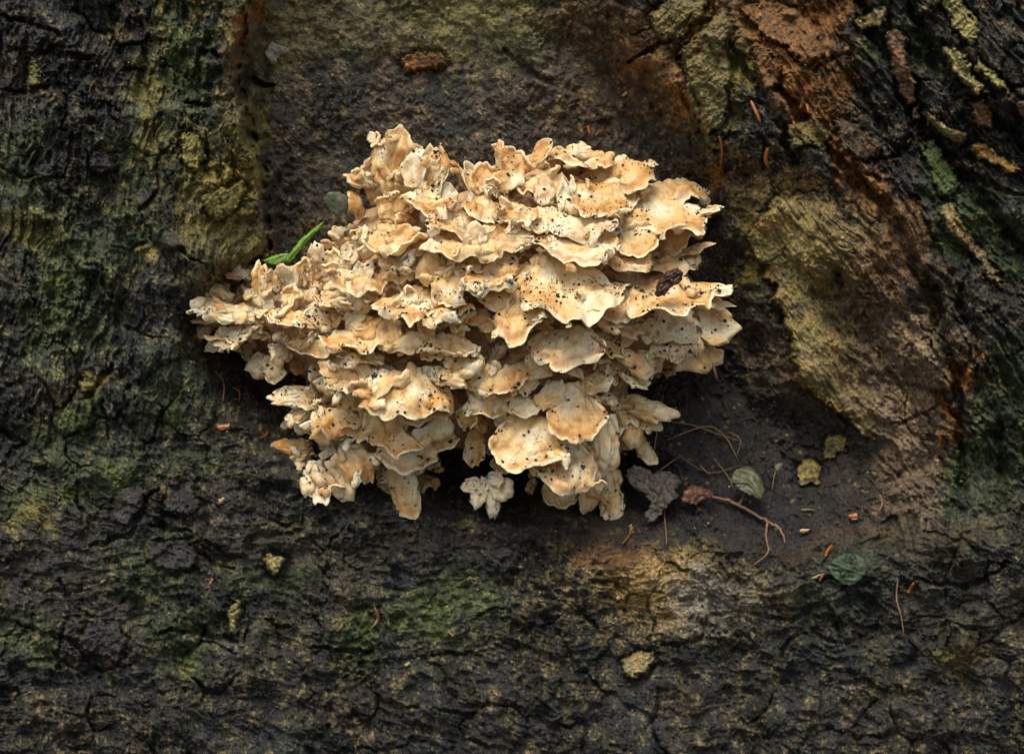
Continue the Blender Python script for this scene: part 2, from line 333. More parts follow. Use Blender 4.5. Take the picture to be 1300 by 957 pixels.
def trunk_fields(X, Y):
    D, sd, inside = trunk_macro(X, Y)
    soil = sst(25, 95, sd) * sst(440, 520, Y) + inside * sst(455, 540, Y) * .4
    soil = np.clip(soil, 0, 1)
    back = inside * (1 - soil)
    # ---- plates
    r = random.Random(5); seeds = []; tries = 0
    def wanted(x, y):
        s = float(poly_sd(np.array([x]), np.array([y]), BOWL)[0])
        return s < -6
    while len(seeds) < 250 and tries < 30000:
        tries += 1
        x = r.uniform(-30, 1330); y = r.uniform(-30, 990)
        rad = 24 + 34 * (0.5 + 0.5 * math.sin(x * .013 + y * .017)) * r.random() + 6
        if x > 960: rad *= 1.05
        if not wanted(x, y): continue
        if all((x - q[0]) ** 2 + (y - q[1]) ** 2 > (.62 * (rad + q[2])) ** 2 for q in seeds):
            if x < 330 and y < 560: a = math.radians(r.gauss(88, 22)); st = r.uniform(1.0, 1.9)
            elif x > 980 and y < 700: a = math.radians(r.gauss(-48, 14)); st = r.uniform(1.2, 2.2)
            else: a = math.radians(r.gauss(-12, 35)); st = r.uniform(1.0, 1.8)
            seeds.append((x, y, rad, a, st))
    WX = X + 20 * fbm2(X / 48, Y / 48, 51, 4); WY = Y + 20 * fbm2(X / 48, Y / 48, 57, 4)
    f1 = np.full(X.shape, 1e9, np.float32); f2 = f1.copy(); lab = np.full(X.shape, -1, np.int32)
    for i, (x, y, rad, a, st) in enumerate(seeds):
        ca, sa = math.cos(a), math.sin(a)
        # image y runs downward: the long axis is (ca, -sa)
        u = ((WX - x) * ca - (WY - y) * sa) / math.sqrt(st); v = ((WX - x) * sa + (WY - y) * ca) * math.sqrt(st)
        d = np.sqrt(u * u + v * v) * (38 / rad)
        nn = d < f1
        f2 = np.where(nn, f1, np.minimum(f2, d)); lab = np.where(nn, i, lab); f1 = np.where(nn, d, f1)
    edge = (f2 - f1) * .5
    gone = (sd > -2) | (X < -40) | (X > 1340) | (Y < -40) | (Y > 1000)
    lab[gone] = -1
    rnd = np.array([r.uniform(-4, 6) for _ in seeds] + [0.0]); gx = np.array([r.gauss(0, .13) for _ in seeds] + [0.0]); gy = np.array([r.gauss(0, .085) for _ in seeds] + [0.0])
    sx = np.array([s[0] for s in seeds] + [0.0]); sy = np.array([s[1] for s in seeds] + [0.0])
    plated = lab >= 0
    cw = 2.0 + 3.2 * sst(-.25, .45, fbm2(X / 80, Y / 80, 61, 3))         # crack half-width varies, some cracks close
    deep = sst(-.22, .36, fbm2(X / 55, Y / 55, 67, 3))
    crack = (1 - sst(0, 1, edge / cw)) * deep * plated
    off = (rnd[lab] + (X - sx[lab]) * gx[lab] + (Y - sy[lab]) * gy[lab]) * plated * sst(0, 7, edge)
    H = off * 1.1 - 11 * crack
    big = (1 - inside)
    H = H + (big + .4) * (14 * fbm2(X / 95, Y / 80, 161, 3)) + big * (13 * (rid2(X / 120 + .3 * fbm2(X / 60, Y / 60, 165, 2), Y / 90, 163, 2) - .4))
    # ---- rough bark relief, stretched along the local grain
    left = (1 - sst(250, 420, X)) * (1 - sst(480, 640, Y)); right = sst(900, 1040, X) * (1 - sst(560, 720, Y)); low = np.clip(1 - left - right, 0, 1)
    ang = (np.radians(80) * left + np.radians(-50) * right + np.radians(-8) * low) + .5 * fbm2(X / 150, Y / 150, 71, 2)
    ca, sa = np.cos(ang), np.sin(ang)
    U = X * ca - Y * sa; V = X * sa + Y * ca
    DX = X + 9 * fbm2(X / 22, Y / 22, 75, 3); DY = Y + 9 * fbm2(X / 22, Y / 22, 79, 3)
    rough = (1 - back * .25) * (1 - soil * .05)
    amp = .35 + 1.25 * sst(-.35, .45, fbm2(X / 120, Y / 120, 141, 3))
    H = H + rough * (amp * 10.0 * (rid2(DX / 58, DY / 58, 81, 4, .62) - .45) + amp * 7.0 * (rid2(DX / 21, DY / 21, 85, 4, .6) - .45))
    H = H + amp * rough * 3.4 * fbm2(X / 7, Y / 7, 89, 3, .75)
    GX1, GY1 = X + 16 * fbm2(X / 60, Y / 60, 171, 3), Y + 16 * fbm2(X / 60, Y / 60, 173, 3)
    lo2 = sst(-.2, .2, fbm2(X / 150, Y / 150, 191, 2))
    for deg, wgt, sd_ in ((84, left * 1.0, 175), (-52, right * 1.15, 185), (6, low * .6 * lo2, 195), (-24, low * .6 * (1 - lo2), 205)):
        ca, sa = math.cos(math.radians(deg)), math.sin(math.radians(deg)); U = GX1 * ca - GY1 * sa; V = GX1 * sa + GY1 * ca
        H = H + 13 * (rid2(U / 95, V / 15, sd_, 3, .62) - .45) * wgt * (1 - inside * .9)
    fl = fbm2(DX / 30, DY / 30, 93, 4) * 6                                # terraced flakes with sharp lips
    fr = fl - np.floor(fl); H = H + (1 - back) * (1 - soil) * 3.2 * (np.floor(fl) * .35 + sst(.0, .22, fr) * .9)
    p1, p2, pid = worley(DX / 9, DY / 9, 5)
    s1, s2, sid = worley(DX / 17, DY / 14, 15)
    H = H + (1.2 + 3.2 * soil + 2.6 * back) * (.5 - p1) + (4.5 * soil + 5 * back) * (.5 - s1) * (.3 + sid)
    for pts, hw, dp in CRACKS:
        d, tt = line_d(DX, DY, pts)
        H = H - dp * (1 - sst(.25, 1.0, d / (hw * (1.15 - .6 * np.abs(tt * 2 - 1))))) 
    # ---- colour
    C = np.zeros(X.shape + (3,), np.float32); dry = np.zeros(X.shape, np.float32)
    def mix(col, m):
        m = np.clip(m, 0, 1)[..., None]; C[...] = C * (1 - m) + np.array(col, np.float32) * m
    nE = fbm2(X / 3.6, Y / 3.6, 117, 2, .7); ZX = X + 42 * fbm2(X / 60, Y / 60, 121, 4, .6); ZY = Y + 42 * fbm2(X / 60, Y / 60, 125, 4, .6)
    nA = fbm2(X / 70, Y / 70, 101, 5, .6); nB = fbm2(X / 24, Y / 24, 105, 5, .65); nC = fbm2(X / 9, Y / 9, 109, 3, .7); nD = fbm2(X / 120, Y / 120, 113, 4, .6)
    mix((.017, .019, .012), 1 + 0 * X)
    mix((.044, .033, .019), sst(-.1, .5, nA))
    mix((.018, .030, .028), sst(.0, .35, nD) * .8)
    mix((.062, .058, .020), sst(.0, .5, nB + nE * .5) * .6); mix((.11, .075, .025), sst(.25, .6, nC + nA * .6) * .55)
    mix((.085, .070, .035), sst(.25, .6, nB) * .45)
    mix((.012, .012, .010), sst(.1, .5, -nB) * .6)
    def zone(x, y, rx, ry, rot=0):
        a = math.radians(rot); c, s = math.cos(a), math.sin(a)
        u = ((ZX - x) * c - (ZY - y) * s) / rx; v = ((ZX - x) * s + (ZY - y) * c) / ry
        return np.exp(-(u * u + v * v) * .9)
    def blob(z, col, thr=.1, soft=.35, n=None, k=.9):
        n = (nB * .55 + nC * .6 + nE * .55) if n is None else n
        mix(col, sst(-.1, soft + .12, z * 1.15 - .42 + n - thr) * k * (sst(.02, .3, z) if thr < -.19 else 1))
    MOSS = (.052, .085, .026); MOSS2 = (.10, .15, .030); OLIVE = (.19, .17, .025); GOLD = (.27, .21, .035); RUST = (.34, .13, .015); TAN = (.165, .11, .060); SOIL = (.019, .016, .013)
    # soft brown soil coloured wood at the back of the hollow
    mix((.085, .066, .044), back * sst(-.2, .35, nA + .2) * .9); mix((.030, .022, .016), back * sst(.05, .4, nB) * .7); mix((.11, .085, .06), back * sst(.2, .5, nC + nA * .5) * .4)
    blob(zone(340, 40, 70, 60), (.19, .17, .06), -.05); blob(zone(600, 20, 130, 60), (.22, .20, .055), -.1); blob(zone(440, 25, 80, 35), (.18, .16, .05), -.05); blob(zone(430, 20, 60, 40), (.10, .09, .035)); blob(zone(530, 78, 45, 18), (.15, .085, .045), 0)
    blob(zone(640, 60, 60, 30), (.09, .10, .04)); blob(zone(740, 30, 40, 60, -45), (.10, .05, .015), .05); blob(zone(790, 110, 60, 90, -60), (.075, .038, .014), .05); blob(zone(830, 60, 60, 60), (.08, .05, .018), .0)
    dry += back * .6
    # soil
    mix(SOIL, soil * .9); mix((.010, .009, .008), soil * sst(.0, .35, nB)); mix((.075, .05, .03), soil * sst(.35, .6, nC) * .6); mix((.12, .085, .05), soil * (pid > .93) * .9)
    dry += soil * .35
    # moss and algae on the left flank
    for z in (zone(100, 350, 70, 110), zone(70, 420, 70, 60), zone(150, 300, 60, 50), zone(215, 500, 60, 60), zone(90, 560, 60, 50), zone(130, 600, 60, 50), zone(25, 250, 60, 60), zone(30, 180, 40, 40), zone(235, 80, 50, 110), zone(180, 180, 40, 80),
              zone(190, 720, 50, 50), zone(230, 810, 60, 60), zone(30, 810, 50, 40), zone(250, 590, 60, 30), zone(20, 640, 60, 40), zone(340, 740, 60, 30)):
        blob(z, MOSS, .0, .4, k=.8)
    for z in (zone(75, 350, 25, 60), zone(80, 540, 35, 25), zone(85, 615, 30, 20), zone(245, 845, 35, 30), zone(145, 605, 30, 20), zone(225, 60, 18, 60), zone(60, 400, 20, 30), zone(225, 545, 20, 20), zone(120, 520, 20, 20), zone(570, 770, 90, 50), zone(455, 800, 30, 60), zone(545, 800, 50, 30)):
        blob(z, MOSS2, .06, .4, k=.7)
    for z in (zone(275, 250, 60, 100, 0), zone(240, 200, 40, 40), zone(290, 310, 50, 40), zone(320, 190, 22, 80), zone(20, 290, 50, 25), zone(40, 660, 30, 20), zone(190, 130, 20, 90)):
        blob(z, OLIVE, .0, .35, k=.85)
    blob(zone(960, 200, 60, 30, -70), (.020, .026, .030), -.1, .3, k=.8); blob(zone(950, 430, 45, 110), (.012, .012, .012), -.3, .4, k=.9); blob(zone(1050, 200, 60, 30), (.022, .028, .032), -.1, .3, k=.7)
    for z in (zone(285, 230, 40, 45), zone(245, 210, 20, 18), zone(275, 275, 45, 30), zone(318, 250, 12, 60), zone(290, 110, 6, 110), zone(180, 320, 22, 14), zone(120, 490, 22, 12)):
        blob(z, GOLD, .10, .3, k=.85)
    blob(zone(310, 30, 12, 70), RUST, 0); blob(zone(205, 20, 6, 40), GOLD, 0); blob(zone(250, 10, 6, 30), GOLD, 0)
    # right flank
    blob(zone(1120, 330, 40, 90, -35), (.30, .12, .02), .0, .35, k=.8); blob(zone(1000, 60, 90, 50, -45), (.36, .17, .025), .05, .35, k=.75); blob(zone(820, 60, 60, 40, -45), (.20, .09, .02), .05, .35, k=.7)
    for z in (zone(900, 60, 60, 80, -30), zone(960, 30, 70, 60), zone(1010, 70, 80, 50, -40)): blob(z, (.30, .155, .025), -.10, .4, k=.85)
    for z in (zone(980, 60, 50, 50), zone(860, 120, 30, 40), zone(1030, 130, 90, 30, -55), zone(1080, 200, 80, 22, -55), zone(1110, 260, 60, 20, -60), zone(905, 235, 24, 20), zone(1040, 20, 40, 60), zone(1075, 105, 24, 24)): blob(z, RUST, .0, .35, k=.8)
    blob(zone(915, 100, 35, 70), OLIVE, -.1, .3); blob(zone(1010, 260, 90, 40, -30), (.32, .18, .06), -.05, .4, k=.8); blob(zone(1050, 310, 110, 60, -30), (.36, .26, .09), -.18, .4); blob(zone(950, 330, 14, 60), GOLD, .0); blob(zone(1000, 340, 60, 30), OLIVE, -.1)
    blob(zone(1120, 350, 60, 60), (.20, .08, .02), .0, .4, k=.8); blob(zone(1090, 480, 110, 120), (.24, .165, .085), -.18, .4, k=.85)
    blob(zone(1150, 470, 60, 70, 20), (.38, .26, .14), -.08, .35, k=.8); blob(zone(1160, 580, 55, 80), (.36, .25, .14), -.08, .35, k=.8); blob(zone(1130, 620, 60, 40), (.13, .085, .05), .05, k=.7)
    for z in (zone(1270, 300, 60, 50, -45), zone(1220, 280, 30, 60, -45), zone(1245, 600, 30, 100), zone(1280, 480, 40, 60), zone(1190, 230, 20, 30), zone(1150, 60, 50, 30), zone(1290, 560, 30, 80)): blob(z, MOSS, .0, .35, k=.8)
    for z in (zone(1225, 290, 18, 40, -45), zone(1220, 595, 18, 40), zone(1285, 340, 30, 20)): blob(z, MOSS2, .05, .3)
    blob(zone(1230, 480, 26, 22), RUST, .0); blob(zone(1200, 520, 20, 30), RUST, .1)
    # lower bark
    blob(zone(860, 745, 130, 50, -5), (.30, .23, .08), -.15, .45, k=.85); blob(zone(830, 745, 70, 40), (.46, .29, .085), -.08, .4, k=.9); blob(zone(900, 760, 60, 40), (.28, .27, .21), -.05, .4, k=.8)
    blob(zone(780, 700, 60, 25), (.20, .09, .02), .15); blob(zone(1080, 690, 120, 22, 6), (.13, .07, .025), .0, .4); blob(zone(1200, 680, 100, 25, 10), (.09, .075, .03), .0); blob(zone(960, 690, 80, 20), (.05, .035, .02), 0)
    blob(zone(1080, 740, 70, 50), (.035, .052, .030), -.1, .4); blob(zone(1200, 770, 80, 60), (.05, .048, .028), -.1, .4); blob(zone(1220, 840, 40, 40, 40), (.13, .10, .03), .1)
    blob(zone(740, 670, 60, 20), (.07, .035, .015), .0); blob(zone(440, 740, 18, 60), (.13, .085, .03), .05, k=.7); blob(zone(600, 690, 80, 20), (.04, .03, .02), 0); blob(zone(400, 700, 90, 60), (.05, .048, .025), .0, k=.7)
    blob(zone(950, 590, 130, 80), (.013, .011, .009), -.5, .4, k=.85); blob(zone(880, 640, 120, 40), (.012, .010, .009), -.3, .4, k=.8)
    # speckles of lichen and wood dust
    q1, q2, qid = worley(X / 5.5, Y / 5.5, 9)
    mix((.24, .15, .05), ((qid > .965) & (q1 < .34)) * sst(-.1, .2, nB) * .9); mix((.26, .21, .06), ((qid < .09) & (q1 < .38 * (.6 + RV[(np.floor(X / 9).astype(int) * 7 + np.floor(Y / 7).astype(int) * 13) & 255]))) * .8 * sst(.05, .3, nA + nB * .5))
    # fine colour bites into the raised grain
    C *= (np.exp(1.1 * nB + .5 * nA) * np.clip(.92 + .6 * nC + .35 * nE, .3, 2))[..., None]
    # ---- pieces that stand out
    base_n = len(seeds)
    for k, (poly, rise, ck, ga) in enumerate(MANUAL):
        P = np.array(poly); x0, y0 = P.min(0) - 22; x1, y1 = P.max(0) + 22
        m = (X > x0) & (X < x1) & (Y > y0) & (Y < y1)
        if not m.any(): continue
        xs, ys = X[m], Y[m]
        s = poly_sd(xs + 9 * fbm2(xs / 12, ys / 12, 200 + k, 4, .65), ys + 9 * fbm2(xs / 12, ys / 12, 240 + k, 4, .65), poly)
        a = math.radians(ga); g = xs * math.sin(a) + ys * math.cos(a); lg = xs * math.cos(a) - ys * math.sin(a)
        gro = rid2(lg / 26 + .3 * fbm2(xs / 12, ys / 12, 3, 2), g / 6.5, 300 + k, 3)
        keep = 1 - (sst(1015, 1085, xs + .25 * (350 - ys) + 26 * fbm2(xs / 22, ys / 22, 9, 3)) if ck == 'olive_flake' and rise > 10 else 0)
        h = (rise * 1.3 + 2) * sst(-1, 3.0, s) * (1 + .12 * np.minimum(s, 12) / 12) + 3.0 * (gro - .4) * sst(0, 5, s) - 7 * sst(-8, -1.5, s) * (1 - sst(-1.5, 0, s))
        H[m] = H[m] * (1 - .5 * sst(-4, 3, s) * keep) + h * keep
        l = lab[m]; l[(s > 1.0) & (keep > .3)] = base_n + k; l[(s <= 1.0) & (s > -5)] = -1; lab[m] = l
        cc = np.array(PCOL[ck], np.float32); v = (1 + .55 * nB[m] + .6 * nC[m] + .45 * (gro - .5))[:, None]
        if ck in ('olive_flake', 'olive_plate'): mm_b = 1 - .85 * sst(.12, .38, fbm2(xs / 26, ys / 20, 411, 4, .6) + .25 * nE[m])
        else: mm_b = 1.0
        mm = (sst(-1, 1.5, s) * keep * mm_b * (1 - .25 * sst(.2, .6, nA[m] + nC[m])))[:, None]
        alt = np.array([cc[0] * 1.2, cc[1] * .75, cc[2] * .7]); tt = sst(.0, .4, nA[m] * .5 + nB[m])[:, None]
        C[m] = C[m] * (1 - mm) + np.clip((cc * (1 - tt * .6) + alt * tt * .6) * (v + .5 * nE[m][:, None]), .01, 1) * mm
    lab_edge = lab.copy()
    C = np.clip(C, .006, .9)
    return D + H, C, dry, lab, (edge < cw * .55) & plated & (lab < base_n), len(seeds)

def axis(a, b, step, ext):
    core = np.arange(a, b, step); out = [b]; s = step
    while out[-1] < b + ext: s = min(s * 1.12, 26); out.append(out[-1] + s)
    lo = [a]; s = step
    while lo[-1] > a - ext: s = min(s * 1.12, 26); lo.append(lo[-1] - s)
    return np.concatenate([lo[:0:-1], core, out])
STEP = 1.45
xs = axis(-14, 1314, STEP, 1000); ys = axis(-14, 971, STEP, 900)
ys = ys[ys < 1857]
GX, GY = np.meshgrid(xs, ys)
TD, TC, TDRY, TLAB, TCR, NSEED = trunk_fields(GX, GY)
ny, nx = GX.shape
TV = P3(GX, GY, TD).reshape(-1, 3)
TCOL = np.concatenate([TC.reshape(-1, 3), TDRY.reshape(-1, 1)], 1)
ii = (np.arange(ny - 1)[:, None] * nx + np.arange(nx - 1)[None, :])
QUADS = np.stack([ii, ii + nx, ii + nx + 1, ii + 1], -1).reshape(-1, 4)
flab = np.where(TCR, -1, TLAB)[:-1, :-1].reshape(-1)
trunk = empty('tree_trunk', (0, .05, 0))
tag(trunk, 'dark wet tree trunk with mossy cracked bark around a deep hollow', 'tree')
def sub_mesh(name, faces, parent, mat):
    q = QUADS[faces]; u, inv = np.unique(q, return_inverse=True)
    return mesh_np(name, TV[u], inv.reshape(-1, 4), mat, parent, TCOL[u])
order = np.argsort(flab, kind='stable'); sl_ = flab[order]; cuts = np.flatnonzero(np.diff(sl_)) + 1
for g in np.split(order, cuts):
    if len(g) == 0: continue
    l = flab[g[0]]
    if l < 0: sub_mesh('bark', g, trunk, M_BARK)
    elif l < NSEED: sub_mesh('bark_plate', g, trunk, M_BARK)
    else:
        o = sub_mesh('bark_flake', g, trunk, M_BARK)
def trunk_depth(x, y):
    i = int(np.clip(np.searchsorted(ys, y), 0, ny - 1)); j = int(np.clip(np.searchsorted(xs, x), 0, nx - 1)); return float(TD[i, j])

fl = bpy.data.meshes.new('forest_floor'); fl.from_pydata([(-60, -60, 0), (60, -60, 0), (60, 60, 0), (-60, 60, 0)], [], [(0, 1, 2, 3)]); fl.materials.append(M_FLOOR)
tag(bpy.data.objects.new('forest_floor', fl), kind='structure'); COL.objects.link(bpy.data.objects['forest_floor'])

# ------------------------------------------------------------------ the fungus
SIL = [(437, 225), (450, 200), (468, 175), (505, 165), (545, 182), (568, 184), (566, 206), (578, 232), (600, 222), (628, 188), (660, 190), (705, 184), (750, 182), (775, 202), (812, 218),
       (832, 206), (828, 238), (898, 242), (912, 270), (893, 300), (870, 312), (898, 312), (888, 345), (928, 360), (922, 385), (933, 412), (928, 440), (912, 455), (896, 466), (855, 468),
       (848, 488), (812, 494), (850, 525), (848, 542), (815, 556), (828, 586), (798, 592), (788, 655), (768, 650), (752, 625), (715, 636), (690, 618), (650, 592), (620, 572), (600, 590),
       (560, 588), (540, 645), (512, 655), (488, 630), (470, 606), (440, 625), (410, 640), (388, 610), (352, 598), (344, 575), (372, 556), (350, 524), (348, 498), (372, 486), (328, 480),
       (315, 462), (275, 438), (234, 418), (240, 385), (252, 355), (290, 325), (320, 322), (345, 335), (388, 334), (420, 292), (442, 265), (482, 246)]
def core_depth(x, y):
    x = np.asarray(x, float); y = np.asarray(y, float)
    s = poly_sd(x, y, SIL)
    r = np.sqrt(((x - 610) / 330) ** 2 + ((y - 415) / 235) ** 2)
    dome = 105 * np.sqrt(np.clip(1 - r * r, 0, 1))
    return -55 + 45 * sst(-20, 60, s) + dome * sst(-10, 70, s)
def cd(x, y): return float(core_depth(np.array([x]), np.array([y]))[0])
fungus = empty('shelf_fungus', V3(610, 420, -60))
tag(fungus, 'large cream and tan ruffled fungus cluster growing from the hollow in the trunk', 'fungus')
gx = np.arange(225, 945, 2.2); gy = np.arange(155, 670, 2.2); CX, CY = np.meshgrid(gx, gy)
s = poly_sd(CX + 8 * fbm2(CX / 20, CY / 20, 5, 3), CY + 8 * fbm2(CX / 20, CY / 20, 6, 3), SIL)
cdp = core_depth(CX, CY) - 44 + 34 * (rid2(CX / 55, CY / 38, 12, 3) - .6) + 7 * fbm2(CX / 10, CY / 9, 14, 3) - 80 * (1 - sst(2, 24, s))
okv = s > 2
m, n_ = CX.shape; i2 = (np.arange(m - 1)[:, None] * n_ + np.arange(n_ - 1)[None, :])
q = np.stack([i2, i2 + n_, i2 + n_ + 1, i2 + 1], -1).reshape(-1, 4); q = q[okv.reshape(-1)[q].all(1)]
u, inv = np.unique(q, return_inverse=True); cv = P3(CX, CY, cdp).reshape(-1, 3)[u]
cc = np.array([.60, .40, .22]) * (1 + .25 * fbm2(CX / 15, CY / 15, 21, 3).reshape(-1, 1)[u])
mesh_np('inner_flesh', cv, inv.reshape(-1, 4), M_FUN, fungus, cc, np.zeros((len(cv), 3)))

FR = random.Random(11); ALLTOP = []; SMALL = []
CAMV = np.array([0, -1.0, 0]); UPV = np.array([0, 0, 1.0])
def vec(px, py, D): return P3(np.float64(px), np.float64(py), np.float64(D))
def frond(bx, by, tx, ty, wd, db=None, dt=None, out=.55, look='top', ruf=1.0, lobes=3, jag=.5, white=0.0, T=None, curl=None, res=1.0, stem=.35, name='frond'):
    seed = FR.randint(1, 9999); rr = random.Random(seed)
    plen = math.hypot(tx - bx, ty - by)
    if db is None: db = cd(bx, by) - 4
    if dt is None: dt = max(cd(tx, ty) + 2, db * .6 + (plen + wd) * .1 - 6) + out * (plen * .35 + wd * .35)
    B = vec(bx, by, db); E = vec(tx, ty, dt)
    d = E - B; Ln = np.linalg.norm(d); d = d / Ln
    pref = {'top': .9 * UPV + .75 * CAMV, 'face': CAMV + .25 * UPV, 'under': UPV - .35 * CAMV, 'flat': UPV + .30 * CAMV, 'shelf': UPV + .5 * CAMV}[look]
    pref = pref + np.array([rr.gauss(0, .16), 0, rr.gauss(0, .1)])
    n = pref - d * pref.dot(d); n /= np.linalg.norm(n); S = np.cross(d, n)
    W = wd * K * (CD - dt * K) / CD
    ns = int(np.clip(wd * 1.3 * res, 14, 64)); ntt = int(np.clip((Ln / K) * .5 * res, 10, 34))
    if name == 'collect': ns, ntt = 11, 8
    sa = np.sin(np.linspace(-np.pi / 2, np.pi / 2, ns)) * .6 + np.linspace(-1, 1, ns) * .4
    ta = 1 - (1 - np.linspace(0, 1, ntt)) ** 1.5
    Sg, Tg = np.meshgrid(sa, ta)
    ph = Sg * math.radians(74)
    R = 1 + .11 * pn2(Sg * lobes * .8 + seed, Sg * 0 + .3, 1) * 1.6 + .05 * jag * 2 * pn2(Sg * lobes * 2.4 + seed, Sg * 0 + .7, 2) + .028 * jag * pn2(Sg * lobes * 8 + seed, Sg * 0, 3)
    cm = math.cos(math.radians(74))
    fw = (np.cos(ph) - cm) / (1 - cm) * .42 + .58
    prof = stem + (1 - stem) * Tg ** .75
    skew = rr.uniform(-.18, .18)
    fwd = Ln * Tg * fw * R; lat = W * np.sin(ph) / math.sin(math.radians(74)) * prof * (1 + .05 * pn2(Tg * 4, Sg * 0 + seed, 4) * jag * 2) + skew * W * Tg * Tg
    A = .17 * ruf * min(W, Ln * 1.3)
    h = A * Tg ** 1.6 * (1.5 * pn2(Sg * lobes * .75 + seed * 1.7, Tg * 1.1, 5) + .32 * pn2(Sg * lobes * 1.9 + seed, Tg * 2.2, 6))
    h += .04 * ruf * Ln * pn2(Sg * 4 + seed, Tg * 4, 7)
    if curl is None: curl = rr.uniform(-.10, .07)
    h += curl * Ln * Tg ** 2 * 1.0 + rr.uniform(-.16, .10) * W * Sg * Sg * Tg
    h -= .8 * K * 5 * sst(.82, 1.0, Tg) * rr.choice([1, 1, -.6])
    TT = (T if T else float(np.clip(1.9 + .035 * wd, 2.1, 3.6))) * K
    et = np.sqrt(np.clip(1 - np.clip((Tg - .90) / .10, 0, 1) ** 2, 0, 1)); es = np.sqrt(np.clip(1 - np.clip((np.abs(Sg) - .9) / .1, 0, 1) ** 2, 0, 1))
    th = TT * (et * es) * (1 + .9 * (1 - Tg)) * .5 * (1 + .35 * pn2(Sg * 5, Tg * 5, seed % 50))
    Pm = B + fwd[..., None] * d + lat[..., None] * S + h[..., None] * n
    # true sheet normals
    du = np.gradient(Pm, axis=1); dv = np.gradient(Pm, axis=0); N = np.cross(dv, du); N /= (np.linalg.norm(N, axis=2, keepdims=True) + 1e-12)
    if (N.reshape(-1, 3) @ n).mean() < 0: N = -N
    wob = np.stack([pn3(Pm.reshape(-1, 3) * 42, q_) for q_ in (1, 2, 3)], 1).reshape(Pm.shape) * .0042
    wob += np.stack([pn3(Pm.reshape(-1, 3) * 120, q_) for q_ in (4, 5, 6)], 1).reshape(Pm.shape) * .0017 + (0 if name == 'collect' else np.stack([pn3(Pm.reshape(-1, 3) * 290, q_) for q_ in (7, 8, 9)], 1).reshape(Pm.shape) * .0004)
    Pm = Pm + wob
    top = Pm + N * th[..., None]; bot = Pm - N * th[..., None]
    V = np.concatenate([top.reshape(-1, 3), bot.reshape(-1, 3)]); m_, n2 = Sg.shape; NN = m_ * n2
    i3 = (np.arange(m_ - 1)[:, None] * n2 + np.arange(n2 - 1)[None, :]); Q1 = np.stack([i3, i3 + 1, i3 + n2 + 1, i3 + n2], -1).reshape(-1, 4)
    Q2 = Q1[:, ::-1] + NN
    ring = np.concatenate([np.arange(n2), np.arange(1, m_) * n2 + n2 - 1, (m_ - 1) * n2 + np.arange(n2 - 2, -1, -1), np.arange(m_ - 2, 0, -1) * n2])
    rn = np.roll(ring, -1); Q3 = np.stack([rn, ring, ring + NN, rn + NN], -1)
    # colours of the skin: tan towards the margin, cream inside, pale below, a light rim
    nz = pn3(Pm.reshape(-1, 3) * 55, 9).reshape(Sg.shape); nf = pn3(Pm.reshape(-1, 3) * 200, 8).reshape(Sg.shape)
    tan = np.array([.67, .39, .13]); crm = np.array([.84, .65, .34]); wh = np.array([.89, .80, .58]); brn = np.array([.40, .17, .04]); rim = np.array([.89, .76, .48])
    tanm = np.clip(.30 + .42 * sst(.35, .9, Tg) + .75 * nz + .35 * nf - white * .6 + rr.uniform(-.18, .18), 0, 1)[..., None]
    ct = crm * (1 - tanm) + tan * tanm
    wm = np.clip(white + .8 * sst(.12, .5, -nz + .4 * nf), 0, 1)[..., None] * .75; ct = ct * (1 - wm) + wh * wm
    bm = (sst(.25, .6, nf + .4 * nz) * .45 * (Tg > .1))[..., None]; ct = ct * (1 - bm) + brn * bm
    rm = np.maximum(sst(.93, .985, Tg), sst(.93, .985, np.abs(Sg)) * sst(.2, .5, Tg))[..., None] * .8; ct = ct * (1 - rm) + rim * rm
    om = (sst(.76, .86, Tg) * (1 - sst(.88, .94, Tg)))[..., None] * rr.choice([.1, .3, .55]); ct = ct * (1 - om) + brn * om
    und = np.array([.80, .59, .30]); cb = und * (1 + .12 * nz[..., None]) * np.ones_like(ct); pk = np.clip(.35 + nz, 0, 1)[..., None]; cb = cb * (1 - .3 * pk) + wh * .3 * pk
    cb = cb * (1 - rm) + rim * rm
    Cc = np.clip(np.concatenate([ct.reshape(-1, 3), cb.reshape(-1, 3)]), .01, .9)
    fan = np.stack([Sg * wd * 1.2, Tg * Ln / K, np.full(Sg.shape, seed * .37)], -1).reshape(-1, 3)
    if name == 'collect':
        SMALL.append((V, np.concatenate([Q1, Q2, Q3]), Cc, np.concatenate([fan, fan]))); o = None
    else: o = mesh_np(name, V, np.concatenate([Q1, Q2, Q3]), M_FUN, fungus, Cc, np.concatenate([fan, fan]))
    ALLTOP.append((top[2:-1, 2:-2].reshape(-1, 3), N[2:-1, 2:-2].reshape(-1, 3), W * Ln))
    return o
def knob(x, y, r_, up=0, white=.8):
    d0 = cd(x, y); frond(x - r_ * .3, y - r_ * .3, x + r_ * .3, y + r_ * .5, r_, d0 - 5, d0 + r_ * .9, look='face', ruf=.7, T=max(4, r_ * .5), white=white * .6, stem=.7, lobes=2, name='frond')

S_ = lambda *a, **k: frond(*a, **k)
